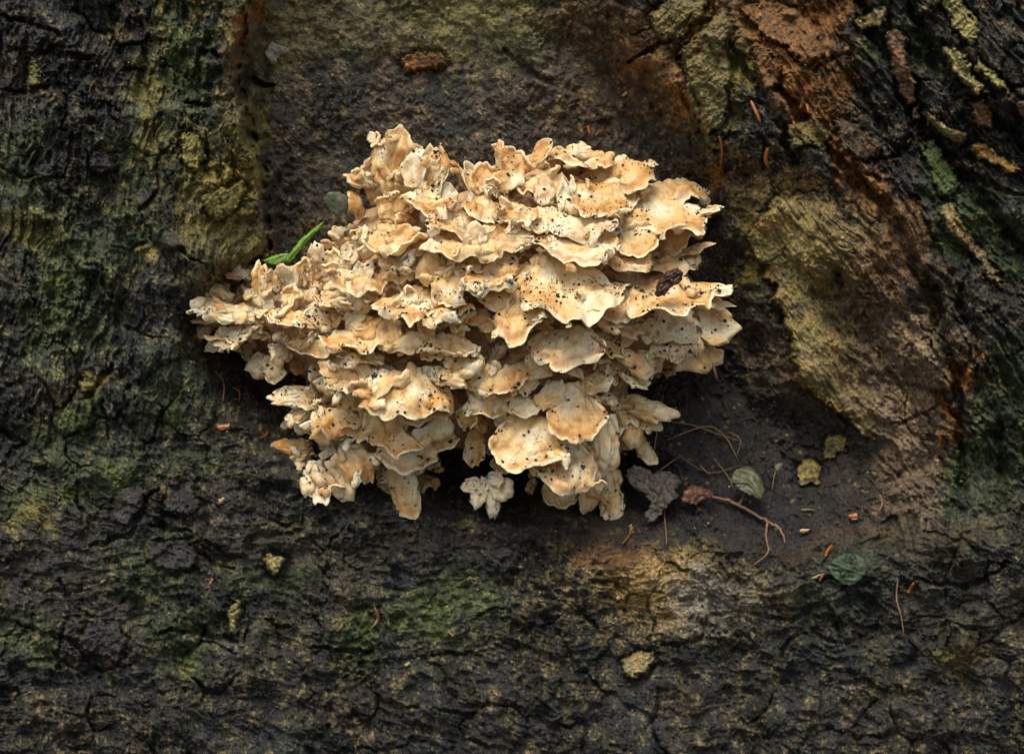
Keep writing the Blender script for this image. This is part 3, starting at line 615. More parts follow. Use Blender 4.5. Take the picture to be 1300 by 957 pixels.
# --- left arm: knobbly fingers
LK = dict(jag=.7, lobes=3, T=6.5)
S_(328, 348, 286, 322, 10, out=.2, **LK); S_(326, 356, 283, 341, 10, out=.3, **LK); S_(335, 398, 333, 332, 12, look='face', out=.2, **LK)
S_(322, 402, 236, 384, 22, out=.6, white=.35, ruf=1.3, jag=1.0); S_(296, 378, 250, 362, 11, out=.3, **LK); S_(275, 408, 229, 421, 9, out=.3, **LK)
S_(290, 365, 256, 350, 16, out=.4, jag=.6, white=.2); S_(300, 420, 262, 446, 20, out=.5, white=.5, jag=.6); S_(285, 395, 240, 402, 18, out=.6, jag=.6, white=.3); S_(318, 405, 272, 436, 27, out=.7, white=.4, jag=1.2, ruf=1.3); S_(338, 452, 314, 476, 14, white=.6, **LK); S_(350, 455, 340, 482, 20, out=.8, white=.4, curl=-.2)
S_(350, 436, 366, 462, 16, white=.5, out=.6, **LK); S_(398, 412, 380, 446, 18, out=.7, **LK); S_(412, 418, 384, 408, 9, **LK); S_(418, 420, 438, 446, 7, out=.8, T=6)
S_(415, 418, 428, 402, 8, **LK); S_(402, 382, 424, 411, 12, out=.5, **LK); S_(352, 372, 345, 345, 12, **LK); S_(372, 372, 366, 340, 13, white=.3, **LK); S_(362, 392, 372, 362, 14, **LK)
S_(345, 402, 362, 396, 18, out=.8, white=.2, **LK); S_(385, 362, 387, 328, 8, **LK); S_(330, 420, 300, 410, 18, **LK); S_(300, 392, 262, 395, 14, white=.5, **LK)
S_(258, 378, 238, 370, 9, **LK); S_(400, 345, 405, 308, 12, white=.4, **LK); S_(420, 345, 424, 318, 14, white=.3, **LK)
for x, y, k in ((430, 376, 9), (440, 380, 7), (457, 385, 9), (372, 352, 7), (352, 365, 8), (402, 398, 8), (318, 372, 7), (322, 455, 8), (355, 425, 9), (330, 395, 8), (300, 440, 8), (285, 360, 7), (418, 365, 8), (396, 372, 8)): knob(x, y, k, white=FR.uniform(.2, .9))
# --- lower left
S_(460, 468, 402, 462, 22, out=.8, ruf=1.3); S_(488, 458, 432, 456, 16, out=.7); S_(402, 500, 345, 505, 20, out=.6, jag=1.2, T=5.5); S_(398, 522, 358, 536, 12, out=.5, T=5)
S_(430, 528, 396, 556, 22, out=.6, T=5); S_(392, 560, 342, 572, 12, out=.4, **LK); S_(388, 568, 349, 598, 12, out=.3, **LK); S_(395, 568, 362, 583, 9, out=.7, T=5)
S_(388, 578, 382, 614, 12, out=.3, T=6, white=.3); S_(400, 585, 407, 645, 17, db=30, dt=48, look='face', jag=.8, white=.5, T=6, stem=.5, lobes=2); S_(428, 580, 444, 636, 14, db=34, dt=46, look='face', T=6, white=.45, jag=.5, stem=.6, lobes=2); S_(392, 600, 392, 628, 9, db=30, dt=52, look='face', T=5, white=.5, jag=.5)
S_(430, 568, 406, 575, 8, T=5, white=.6); S_(448, 556, 458, 612, 25, out=.55, jag=.8); S_(440, 515, 440, 562, 15, out=.7); S_(484, 512, 452, 556, 20, out=.8, look='face')
S_(478, 500, 490, 562, 36, out=.8, ruf=.6, jag=.2); S_(500, 535, 484, 572, 44, out=1.3, ruf=1.0, jag=.3); S_(522, 552, 516, 598, 40, out=1.1, look='top', ruf=.5, white=.3, jag=.2, stem=.5); S_(548, 545, 552, 576, 30, out=1.2, jag=.2); S_(482, 592, 492, 632, 10, out=.3, T=5, look='face')
S_(500, 588, 525, 664, 22, out=.3, look='face', ruf=.5, T=5, stem=.5, lobes=1, jag=.15); S_(556, 530, 560, 563, 26, out=1.1, white=.2); S_(560, 500, 560, 532, 20, out=1.1); S_(530, 508, 532, 541, 18, out=1.0)
S_(516, 470, 526, 520, 62, out=1.5, ruf=1.1, lobes=3, res=1.4, jag=.3, stem=.5); S_(540, 470, 586, 487, 12, out=1.4, T=5, white=.3); S_(500, 480, 464, 487, 10, out=1.2, T=5, white=.4); S_(452, 492, 446, 520, 20, out=.9)
S_(602, 512, 592, 546, 17, out=1.0); S_(590, 486, 620, 492, 12, out=1); S_(420, 480, 410, 500, 18, out=.9); S_(440, 545, 425, 552, 12, out=.6); S_(470, 478, 430, 492, 24, out=1, ruf=1.2)
# --- centre
S_(548, 366, 546, 404, 54, out=1.7, ruf=1.3, lobes=4, jag=.6); S_(520, 380, 474, 381, 13, out=1.3); S_(576, 378, 568, 342, 25, look='face', out=.8); S_(602, 352, 640, 390, 24, out=.9, white=.3)
S_(650, 398, 655, 352, 40, look='face', out=.5); S_(548, 404, 534, 426, 13, out=.6, look='face', T=5); S_(492, 405, 486, 441, 20, out=.8, jag=1); S_(583, 398, 584, 424, 7, T=5, out=.6, look='face')
S_(612, 395, 608, 415, 15, out=.9); S_(545, 440, 548, 462, 18, out=.8); S_(592, 438, 585, 476, 22, out=.9); S_(616, 462, 613, 507, 20, out=.7, look='face'); S_(652, 462, 660, 502, 24, out=.8, white=.2, jag=1)
S_(505, 335, 506, 356, 22, out=.9, white=.4); S_(470, 335, 452, 352, 20, out=.8, white=.5, jag=1); S_(450, 318, 425, 332, 20, out=.7, white=.5, jag=1); S_(480, 318, 515, 332, 24, out=.8); S_(540, 322, 560, 345, 24, out=.8, jag=1)
S_(600, 325, 590, 348, 26, out=.9, white=.2); S_(640, 322, 630, 345, 24, out=.9); S_(622, 325, 620, 284, 38, look='face', out=.5); S_(490, 312, 524, 288, 18, out=.5, look='face'); S_(660, 335, 685, 350, 24, out=1)
S_(470, 290, 448, 300, 20, out=.6, white=.5); S_(500, 285, 480, 300, 20, out=.7); S_(530, 300, 520, 320, 18, out=.8, white=.4); S_(460, 272, 443, 250, 15, out=.4, T=5); S_(492, 280, 500, 248, 25, out=.4, look='face', jag=1)
S_(440, 295, 418, 292, 12, out=.4, **LK); S_(455, 385, 440, 420, 18, out=.6); S_(470, 400, 455, 440, 20, out=.8, look='face')
# --- the big right hand shelves
SH = dict(jag=.3, ruf=.75)
S_(678, 350, 652, 441, 34, out=1.2, lobes=2, res=1.2, **SH); S_(700, 322, 728, 410, 66, out=1.25, lobes=3, res=1.4, jag=.5, ruf=.8); S_(742, 385, 790, 410, 20, out=1.2, **SH); S_(752, 376, 792, 360, 11, out=.9, white=.4)
S_(800, 318, 800, 348, 30, out=1.2, ruf=.3, jag=.1, T=4, curl=.16, lobes=2, stem=.6); S_(850, 318, 862, 342, 40, out=1.5, ruf=.5, jag=.2, look='shelf', stem=.6); S_(850, 326, 902, 309, 12, out=.7, look='shelf')
S_(826, 362, 862, 402, 66, out=1.7, lobes=3, jag=.6, ruf=.8, res=1.4, look='shelf'); S_(850, 370, 931, 357, 15, out=.5, jag=.8, look='shelf'); S_(870, 382, 926, 380, 15, out=.6, jag=1, lobes=4, look='shelf'); S_(806, 400, 796, 438, 8, out=.4, T=6, look='face', white=.5)
S_(792, 372, 782, 404, 26, out=1.5, **SH)
S_(858, 425, 868, 460, 40, out=1.2, ruf=.4, white=.5, jag=.2, curl=.2, stem=.6); S_(890, 412, 935, 418, 28, out=.1, look='face', ruf=.4, jag=.3, lobes=3, stem=.5); S_(880, 436, 893, 471, 34, out=.2, look='face', ruf=.5, white=.2, jag=.2)
S_(850, 395, 852, 436, 42, db=40, dt=62, look='face', white=.6, ruf=.4, jag=.1); S_(716, 420, 712, 463, 50, out=1.5, white=.35, res=1.2, stem=.6, **SH); S_(778, 440, 836, 473, 14, out=.9, ruf=.7, T=5, jag=.4); S_(778, 462, 832, 487, 24, out=.4, white=.6, T=4, jag=.2)
S_(756, 428, 792, 450, 20, out=1.1, **SH); S_(765, 462, 782, 484, 16, out=.8, white=.5); S_(696, 446, 672, 474, 18, out=.6, look='face', **SH); S_(772, 412, 812, 426, 14, out=.8, white=.2); S_(812, 448, 840, 458, 16, out=.9, white=.4, **SH)
# --- top right shelves
S_(695, 202, 752, 183, 13, out=.6, T=4.5, jag=.3); S_(735, 192, 738, 213, 46, out=1.5, look='shelf', stem=.6, lobes=3, **SH); S_(766, 206, 792, 236, 50, out=1.5, jag=.4, ruf=.7, res=1.2, look='shelf', lobes=3, stem=.5); S_(790, 218, 835, 205, 12, out=.6, look='shelf', jag=.3)
S_(758, 236, 758, 264, 42, out=1.7, look='shelf', stem=.6, lobes=3, res=1.2, **SH); S_(792, 244, 802, 264, 16, out=1.2, white=.6)
S_(795, 246, 820, 238, 16, out=.2, look='face', jag=.2); S_(842, 232, 866, 254, 48, out=.9, jag=.7, lobes=4, look='shelf', stem=.5); S_(812, 252, 866, 298, 64, out=1.5, ruf=.5, jag=.5, lobes=3, res=1.4, look='shelf', stem=.4); S_(860, 272, 914, 270, 22, out=.5, ruf=.5, jag=.8, look='shelf')
S_(845, 290, 872, 312, 26, out=.6, look='face', **SH); S_(800, 292, 812, 324, 30, out=1.5, **SH)
S_(742, 276, 752, 299, 42, out=1.6, white=.6, jag=.6, T=5, stem=.6, ruf=1); S_(738, 298, 740, 328, 58, out=1.9, ruf=.5, jag=.25, res=1.3, look='shelf', stem=.7, lobes=3); S_(640, 218, 650, 186, 40, out=.3, jag=.8, lobes=4); S_(660, 215, 700, 188, 20, out=.5)
S_(655, 240, 640, 215, 30, out=.6); S_(694, 262, 682, 222, 13, look='face', out=.5, white=.5, T=5); S_(716, 280, 713, 228, 10, look='face', out=.6, white=.5, T=6); S_(650, 260, 660, 282, 28, out=1.2, **SH); S_(692, 268, 698, 292, 30, out=1.4, white=.4, **SH)
S_(640, 290, 665, 306, 30, out=1.4, white=.3, **SH); S_(610, 252, 622, 276, 26, out=1.1, **SH); S_(690, 226, 694, 250, 34, out=-.6, look='face', jag=.2)
# --- top crest
S_(502, 252, 500, 164, 36, out=.15, look='face', jag=.5, lobes=3, ruf=1.5, stem=.3); S_(486, 232, 438, 224, 12, out=.2, look='face', jag=1, T=5); S_(548, 250, 552, 183, 21, out=.15, look='face', jag=.6, lobes=3, stem=.3, ruf=1.4)
S_(525, 245, 530, 195, 16, out=.3, look='face', white=.6); S_(605, 250, 590, 206, 13, out=.2, look='face', jag=1.2); S_(598, 235, 577, 205, 6, out=.2, T=5); S_(568, 262, 570, 232, 10, out=.3, look='face', white=.4); S_(545, 262, 547, 238, 12, out=.5, look='face', T=6, white=.3)
S_(620, 245, 612, 205, 18, out=.3, look='face', jag=1); S_(480, 255, 470, 200, 18, out=.1, look='face', jag=1.2)
# --- the lower right hanging group
S_(684, 530, 658, 596, 54, out=1.5, ruf=.9, lobes=2, res=1.4, jag=.2, stem=.5); S_(708, 545, 706, 630, 44, out=1.3, ruf=1.1, white=.2, res=1.3, jag=.2, lobes=2, stem=.5); S_(702, 538, 738, 598, 24, out=1.0); S_(718, 490, 742, 562, 42, out=1.2, ruf=.9, lobes=3, res=1.2, jag=.3); S_(700, 485, 694, 515, 20, out=1.1)
S_(745, 488, 752, 520, 18, out=1.0, jag=1); S_(785, 505, 856, 526, 19, out=.5, jag=.8, T=5); S_(800, 530, 838, 545, 16, out=.3, white=.3); S_(800, 528, 811, 566, 12, out=.6, T=6); S_(804, 556, 831, 589, 9, out=.3, T=6)
S_(768, 530, 772, 606, 20, out=.7, ruf=.7, white=.3, T=6); S_(735, 560, 768, 625, 10, out=1.0, T=6); S_(750, 590, 745, 652, 16, out=.2, look='face', jag=.4, lobes=2); S_(700, 600, 706, 642, 18, out=.3, look='top', jag=.3, lobes=2); S_(775, 600, 778, 664, 15, out=.3, jag=1, T=7, look='face', stem=.6); S_(728, 595, 762, 635, 10, out=.1, T=5); S_(720, 605, 717, 641, 14, out=-.1, look='face', lobes=3)
S_(672, 600, 676, 630, 6, out=-.2, look='face', T=5); S_(660, 500, 666, 531, 20, out=1.0); S_(634, 512, 640, 552, 10, out=.7, T=7, white=.5); S_(600, 538, 606, 590, 16, out=.1, look='face'); S_(598, 520, 616, 546, 14, out=.7)
S_(760, 500, 785, 515, 14, out=.9, white=.4, T=6); S_(782, 508, 790, 540, 9, out=.9, T=7); S_(645, 560, 640, 602, 16, out=.0, look='face'); S_(770, 470, 745, 490, 20, out=.9)
for a, b, w_ in ((588, 622, 12), (598, 642, 11), (622, 656, 9), (650, 630, 15), (640, 612, 12)): S_(620, 612, a, b, w_, db=18, dt=30, look='face', jag=1.2, white=.95, lobes=3, T=4.5, ruf=1.3)
for x, y, k in ((795, 563, 8), (768, 535, 7), (705, 592, 8), (660, 508, 8), (608, 458, 6), (575, 452, 7), (530, 436, 8), (512, 445, 7), (560, 425, 8), (630, 420, 7), (645, 500, 8), (780, 645, 7), (640, 540, 8)): knob(x, y, k, white=FR.uniform(.3, .8))
TI = dict(look='shelf', stem=.6, jag=.35, ruf=1.0, lobes=3, res=1.2)
for a in ((600, 345, 598, 371, 58, 1.7), (470, 470, 462, 497, 52, 1.6), (428, 520, 424, 546, 40, 1.5), (590, 298, 592, 324, 50, 1.6), (455, 425, 452, 446, 46, 1.6), (560, 425, 562, 446, 44, 1.5),
          (500, 300, 498, 322, 44, 1.5), (455, 345, 450, 366, 40, 1.5), (640, 470, 640, 492, 40, 1.5), (540, 250, 542, 270, 38, 1.3), (620, 505, 622, 528, 36, 1.5), (400, 430, 396, 452, 36, 1.3),
          (370, 395, 362, 414, 34, 1.2), (575, 275, 580, 296, 38, 1.4), (520, 425, 522, 444, 30, 1.5), (395, 495, 386, 518, 38, 1.3), (430, 370, 430, 390, 34, 1.4)):
    frond(*a[:5], out=a[5], **TI)
n_named = len([o for o in fungus.children if o.name.startswith('frond')])
# --- smaller fronds crowding every gap of the cluster
pts = []; tries = 0
while len(pts) < 296 - n_named and tries < 20000:
    tries += 1; x = FR.uniform(235, 930); y = FR.uniform(170, 640)
    s1 = float(poly_sd(np.array([x]), np.array([y]), SIL)[0])
    if s1 < 9: continue
    if all((x - a) ** 2 + (y - b) ** 2 > 18 ** 2 for a, b in pts): pts.append((x, y))
for x, y in pts:
    left = x < 470
    a = math.atan2(y - 400, x - 600) + FR.gauss(0, .6)
    dx, dy = math.cos(a), math.sin(a) + .55
    nrm = math.hypot(dx, dy); dx /= nrm; dy /= nrm
    Lp = FR.uniform(14, 26); w_ = FR.uniform(8, 15) if left else FR.uniform(11, 24); c0 = cd(x, y)
    frond(x - dx * Lp * .5, y - dy * Lp * .5, x + dx * Lp * .5, y + dy * Lp * .5, w_, c0 - 34, c0 + FR.uniform(-24, 8), look=FR.choice(['top', 'top', 'face', 'flat']),
          ruf=FR.uniform(.8, 1.4), jag=FR.uniform(.2, .9), lobes=FR.choice([2, 3, 4]), white=FR.choice([0, 0, .3, .6]), T=FR.uniform(3, 6.5))

# --- countless curled lobes, struts and lips between the fronds: one part
GB = 5.0; zb = np.full((200, 280), -999.0); zn = np.zeros((200, 280, 3))
def zfill():
    for a, n, c in ALLTOP:
        D = -a[:, 1] / K; f = (CD + a[:, 1]) / CD; px = a[:, 0] / (K * f) + 650; py = 478.5 - (a[:, 2] - Z0) / (K * f)
        i = np.clip((py / GB).astype(int), 0, 199); j = np.clip((px / GB).astype(int), 0, 279)
        for ii_, jj_, d_, n_v in zip(i, j, D, n):
            if d_ > zb[ii_, jj_]: zb[ii_, jj_] = d_; zn[ii_, jj_] = n_v
zfill()
def zat(x, y):
    v = zb[int(y / GB), int(x / GB)]; return v if v > -900 else cd(x, y) - 30
made = 0; tries = 0
while made < 300 and tries < 40000:
    tries += 1; x = FR.uniform(232, 935); y = FR.uniform(165, 650)
    if float(poly_sd(np.array([x]), np.array([y]), SIL)[0]) < 3: continue
    shelfy = 1 if (x > 650 and y < 480) else 0
    dens = .6 if x < 480 else (.6 if x < 650 else .16)
    if y > 480 and x > 480: dens = .15
    nzv = float(pn2(np.array([x / 38]), np.array([y / 38]), 77)[0])
    if FR.random() > dens * (1 + nzv * 1.6): continue
    c0 = zat(x, y); dn = zat(x, y + 8) - zat(x, y - 8)
    kind = FR.random(); made += 1
    if kind < .22:      # white struts
        L_ = FR.uniform(9, 18); frond(x, y - L_ * .5, x + FR.gauss(0, 3), y + L_ * .5, FR.uniform(2.5, 5), c0 - 5, c0 + FR.uniform(-1, 5), look='face', ruf=1.5, jag=1.5, white=FR.uniform(.1, .7), T=FR.uniform(2.0, 3.4), lobes=2, stem=.8, name='collect')
    elif kind < .75:    # curled lips
        a = math.atan2(y - 400, x - 600) * .6 + FR.gauss(.5, .8); L_ = FR.uniform(7, 16); w_ = FR.uniform(5, 13)
        frond(x - math.cos(a) * L_ * .5, y - math.sin(a) * L_ * .5, x + math.cos(a) * L_ * .5, y + math.sin(a) * L_ * .5, w_, c0 - 7, c0 + FR.uniform(2, 9), look=FR.choice(['top', 'shelf', 'face']), ruf=1.5, jag=.8, white=FR.choice([-.3, 0, .2, .5]), T=FR.uniform(2.4, 4.5), lobes=FR.choice([2, 3, 4]), curl=FR.uniform(-.5, .4), name='collect')
    else:               # upward flaps
        L_ = FR.uniform(8, 15); w_ = FR.uniform(5, 12); frond(x, y + L_ * .5, x + FR.gauss(0, 5), y - L_ * .5, w_, c0 - 6, c0 + FR.uniform(0, 7), look='face', ruf=1.5, jag=.8, white=FR.choice([0, .3, .6]), T=FR.uniform(2, 3.4), lobes=3, curl=FR.uniform(-.4, .4), name='collect')
off_ = np.cumsum([0] + [len(v[0]) for v in SMALL[:-1]])
o = mesh_np('small_lobes', np.concatenate([v[0] for v in SMALL]), np.concatenate([v[1] + k_ for v, k_ in zip(SMALL, off_)]), M_FUN, fungus, np.concatenate([v[2] for v in SMALL]), np.concatenate([v[3] for v in SMALL]))
o['kind'] = 'stuff'

# ------------------------------------------------------------------ crumbs
def crumbs(name, P, size, mat, rnd, label, cat, cols=None, parent=None):
    base = np.array([(1, 0, 0), (-1, 0, 0), (0, 1, 0), (0, -1, 0), (0, 0, 1), (0, 0, -1)], np.float32)
    F = np.array([(0, 2, 4), (2, 1, 4), (1, 3, 4), (3, 0, 4), (2, 0, 5), (1, 2, 5), (3, 1, 5), (0, 3, 5)])
    V = []; Q = []
    for i, (p, s) in enumerate(zip(P, size)):
        A = rnd.randn(3, 3); U, _, Vt = np.linalg.svd(A); R_ = U @ Vt
        sc = s * rnd.uniform(.5, 1.35, 3); V.append((base * sc * rnd.uniform(.75, 1.25, (6, 1))) @ R_ + p); Q.append(F + i * 6)
    o = mesh_np(name, np.concatenate(V), np.concatenate(Q), mat, parent, smooth=False, cols=None if cols is None else np.repeat(cols, 6, 0))
    return tag(o, label, cat, kind='stuff')
rn = np.random.RandomState(3)
allP = np.concatenate([a for a, b, c in ALLTOP]); allN = np.concatenate([b for a, b, c in ALLTOP]); wt = np.concatenate([np.full(len(a), c / len(a)) for a, b, c in ALLTOP])
keep = (allN[:, 2] > .05) ; 
prD = -allP[:, 1] / K; prf = (CD + allP[:, 1]) / CD; pi_ = np.clip(((478.5 - (allP[:, 2] - Z0) / (K * prf)) / GB).astype(int), 0, 199); pj_ = np.clip(((allP[:, 0] / (K * prf) + 650) / GB).astype(int), 0, 279)
cl = np.clip(.30 + 2.0 * pn3(allP * 38, 55) + .8 * pn3(allP * 130, 56), 0.01, 3) * keep * (prD > zb[pi_, pj_] - 8) * wt
idx = rn.choice(len(allP), 8000, p=cl / cl.sum())
sz = np.clip(rn.lognormal(-.45, .62, len(idx)), .25, 2.7) * K * 1.05
# soil crumbs lie on top of the sheet
crumbs('soil_crumbs', allP[idx] + allN[idx] * sz[:, None] * .3 + rn.randn(len(idx), 3) * K * .6, sz, M_CRUMB, rn, 'black soil crumbs scattered all over the tan fungus', 'soil crumbs')
# loose bark grains and tufts of moss that break up the surface of the trunk
ri = rn.randint(3, ny - 3, 60000); rj = rn.randint(3, nx - 3, 60000)
vis = (GX[ri, rj] > -60) & (GX[ri, rj] < 1360) & (GY[ri, rj] > -60) & (GY[ri, rj] < 1017)
ri, rj = ri[vis], rj[vis]; dn_ = fbm2(GX[ri, rj] / 30, GY[ri, rj] / 30, 181, 3)
pk = np.flatnonzero(rn.rand(len(ri)) < np.clip(.30 + 1.2 * dn_, .04, 1))[:15000]; gi, gj = ri[pk], rj[pk]
gsz = np.clip(rn.lognormal(.0, .5, len(pk)), .5, 4.2); gcol = np.clip(TC[gi, gj] * rn.uniform(.5, 2.2, (len(pk), 1)) + .004, 0, .6)
crumbs('bark_grains', P3(GX[gi, gj], GY[gi, gj], TD[gi, gj] + .3 * gsz), gsz * K, M_BARK, rn, None, None, gcol, trunk)
TG = TC[..., 1] - np.maximum(TC[..., 0] * 1.05, TC[..., 2]); gr = TG[ri, rj]
pm = np.flatnonzero((gr > .008) & (rn.rand(len(ri)) < .9))[:16000]; gi, gj = ri[pm], rj[pm]; nm = len(pm)
base_ = P3(GX[gi, gj] + rn.randn(nm) * .6, GY[gi, gj] + rn.randn(nm) * .6, TD[gi, gj] - .4); MV = []; 
tipd = np.stack([rn.randn(nm) * .6, -np.abs(rn.randn(nm)) * .7 - .5, rn.randn(nm) * .5 + .5], 1); tipd /= np.linalg.norm(tipd, axis=1)[:, None]; ln_ = rn.uniform(1.6, 4.2, nm)[:, None] * K
for k in range(3):
    an = 2 * math.pi * k / 3; MV.append(base_ + np.array([math.cos(an), 0, math.sin(an)]) * K * rn.uniform(.5, .9, (nm, 1)))
MV.append(base_ + tipd * ln_); MV = np.stack(MV, 1).reshape(-1, 3); b4 = np.arange(nm)[:, None, None] * 4
MF = (np.array([[0, 1, 3], [1, 2, 3], [2, 0, 3]])[None] + b4).reshape(-1, 3)
mc = np.clip(TC[gi, gj] * rn.uniform(.8, 2.0, (nm, 1)) * np.array([1.1, 1.15, .9]), 0, .5)
tag(mesh_np('moss_tufts', MV, MF, M_BARK, trunk, np.repeat(mc, 4, 0), smooth=False), kind='stuff')
def ground_pts(n, zones):
    out = []
    while len(out) < n:
        x0, x1, y0, y1 = zones[rn.randint(len(zones))]; x = rn.uniform(x0, x1); y = rn.uniform(y0, y1)
        out.append(P3(x, y, trunk_depth(x, y) + .8))
    return np.array(out)
gp = ground_pts(1400, [(820, 1120, 500, 700), (300, 420, 90, 320), (560, 1000, 640, 720), (640, 800, 60, 190), (240, 420, 480, 700)]); crumbs('wood_crumbs', gp, np.clip(rn.lognormal(-.35, .45, 1400), .3, 2.0) * K, M_TWIG, rn, 'tiny reddish wood crumbs strewn over the dark soil and bark', 'wood crumbs')
gp = ground_pts(150, [(820, 1120, 500, 720), (0, 1300, 0, 950), (300, 900, 640, 760)]); crumbs('pale_crumbs', gp, np.clip(rn.lognormal(0, .4, 150), .5, 2.0) * K, M_STRAW, rn, 'tiny pale straw coloured specks sprinkled over soil and bark', 'crumbs')

# ------------------------------------------------------------------ litter
def tube(name, pts, radii, mat, parent=None, seg=7, origin=None):
    P = [np.array(p, float) for p in pts]; V = []; Q = []
    for i, p in enumerate(P):
        t = P[min(i + 1, len(P) - 1)] - P[max(i - 1, 0)]; t /= np.linalg.norm(t)
        a = np.cross(t, CAMV + .013); a /= np.linalg.norm(a); b = np.cross(t, a)
        for k in range(seg): V.append(p + radii[i] * (math.cos(2 * math.pi * k / seg) * a + math.sin(2 * math.pi * k / seg) * b))
    n = len(P)
    for i in range(n - 1):
        for k in range(seg): k2 = (k + 1) % seg; Q.append((i * seg + k, i * seg + k2, (i + 1) * seg + k2, (i + 1) * seg + k))
    V.append(P[0]); V.append(P[-1])
    for k in range(seg): k2 = (k + 1) % seg; Q.append((n * seg, k2, k, k)); Q.append((n * seg + 1, (n - 1) * seg + k, (n - 1) * seg + k2, (n - 1) * seg + k2))
    tri = [(a, b, c) for a, b, c, d in Q if c == d]; quad = [(a, b, c, d) for a, b, c, d in Q if c != d]
    me = bpy.data.meshes.new(name); o0 = np.array(V).mean(0) if parent is None and origin is None else (np.array(parent.location) if parent is not None else np.array(origin))
    me.from_pydata([tuple(v - o0) for v in V], [], quad + tri); me.polygons.foreach_set('use_smooth', [True] * len(me.polygons)); me.materials.append(mat)
    o = bpy.data.objects.new(name, me); COL.objects.link(o)
    if parent is not None: o.parent = parent
    else: o.location = o0
    return o
def curve_pts(pix, lift=2.5, n=14, wig=1.0, depths=None, rnd=random.Random(4)):
    """smooth path through pixels, laid on the bark"""
    pix = np.array(pix, float); t = np.linspace(0, len(pix) - 1, n); out = []
    for q_ in t:
        i = min(int(q_), len(pix) - 2); f = q_ - i
        p0, p1, p2, p3 = pix[max(i - 1, 0)], pix[i], pix[i + 1], pix[min(i + 2, len(pix) - 1)]
        x, y = .5 * (2 * p1 + (p2 - p0) * f + (2 * p0 - 5 * p1 + 4 * p2 - p3) * f * f + (3 * p1 - p0 - 3 * p2 + p3) * f ** 3)
        x += rnd.gauss(0, .35 * wig); y += rnd.gauss(0, .35 * wig)
        if depths is None: D = max(trunk_depth(x + a, y + b) for a in (-3, 0, 3) for b in (-3, 0, 3)) + lift
        else: D = np.interp(q_, range(len(depths)), depths)
        out.append((x, y, D))
    # even out the depth so that the strand bridges the roughness
    D = np.array([o_[2] for o_ in out]); Ds = np.convolve(np.pad(D, 2, 'edge'), [.15, .2, .3, .2, .15], 'valid'); D = np.maximum(Ds, D - 2)
    return [P3(o_[0], o_[1], d_) for o_, d_ in zip(out, D)]
def needle(pix, label, r_=1.7, mat=None, lift=2.5, depths=None, group='fallen orange conifer needles', cat='needle', name='conifer_needle'):
    n = 9; P = curve_pts(pix, lift, n, .1, depths)
    o = tube(name, P, [r_ * K * s_ for s_ in (.45, .85, 1, 1, 1, .95, .85, .6, .2)], mat or M_NEEDLE)
    return tag(o, label, cat, group)
needle([(913, 173), (917, 190), (915, 214)], 'long orange needle hanging above the right top corner of the fungus')
needle([(975, 188), (972, 202), (976, 215)], 'thick short orange needle right of the long hanging needle', 2.6)
needle([(953, 128), (960, 143), (966, 157)], 'orange needle slanting below the warty rust coloured bark', 2.4)
needle([(1024, 132), (1027, 145)], 'small orange needle stub on the rust streak of the right flank', 2.2)
needle([(746, 160), (749, 171)], 'tiny orange needle stub over the crest of the fungus', 2.0)
needle([(340, 548), (337, 553), (330, 556)], 'tiny rusty needle stub left of the lower fungus lobes', 1.2)
needle([(1056, 692), (1050, 700), (1048, 707)], 'rusty orange needle on the soil edge above the dark green leaf', 2.0)
needle([(1045, 728), (1040, 738)], 'short orange needle lying left of the dark green leaf', 1.6)
needle([(1160, 740), (1154, 750), (1152, 753)], 'short orange needle with a bulb end right of the dark green leaf', 2.2)
needle([(1140, 735), (1138, 760), (1144, 782), (1148, 810)], 'long thin red brown needle curving down the lower right bark', 1.1, M_TWIG)
needle([(1117, 628), (1120, 640), (1114, 652)], 'curved brown needle standing at the foot of the tan bark', 1.5, M_TWIG)
needle([(905, 460), (908, 474), (911, 482)], 'red brown needle poking out below the right fungus fan', 1.8, M_TWIG, depths=[20, 24, 18])
needle([(749, 426), (763, 436), (774, 447)], 'red brown needle lying on the middle right fungus shelf', 1.8, M_TWIG, depths=[142, 140, 134])
needle([(397, 327), (398, 345), (397, 362)], 'orange needle standing beside the left knobs of the fungus', 1.5, M_NEEDLE, depths=[66, 72, 78])
needle([(384, 345), (391, 358), (384, 370)], 'bent red brown needle on the left knobs of the fungus', 1.5, M_TWIG, depths=[72, 80, 76])
needle([(578, 389), (586, 387), (593, 386)], 'tiny yellow needle on the central fungus shelf', 1.1, M_STRAW, depths=[150, 151, 149])
needle([(272, 470), (284, 485), (283, 510)], 'curled rusty rootlet left of the fungus arm', 1.0, M_TWIG)
needle([(296, 492), (304, 498), (303, 510)], 'hooked orange needle in the shade left of the fungus', 1.2, M_NEEDLE)
needle([(1232, 470), (1228, 478), (1231, 486)], 'short orange needle in the crevice of the right flank', 2.4)
needle([(1190, 545), (1194, 560), (1188, 570)], 'thin orange needle on the tan bark of the right flank', 1.2)
needle([(568, 800), (576, 808)], 'small pale brown needle on the mossy lower bark', 1.4, M_RUST)
needle([(805, 668), (797, 682), (790, 690)], 'straight brown splinter under the lowest fungus lobe', 1.3, M_ROOT)
needle([(475, 770), (480, 785), (472, 797)], 'brown bark splinter on the lower bark left of centre', 2.8, M_BROWNLEAF)
needle([(300, 215), (304, 222)], 'tiny orange needle stub on the left wall of the hollow', 1.4)
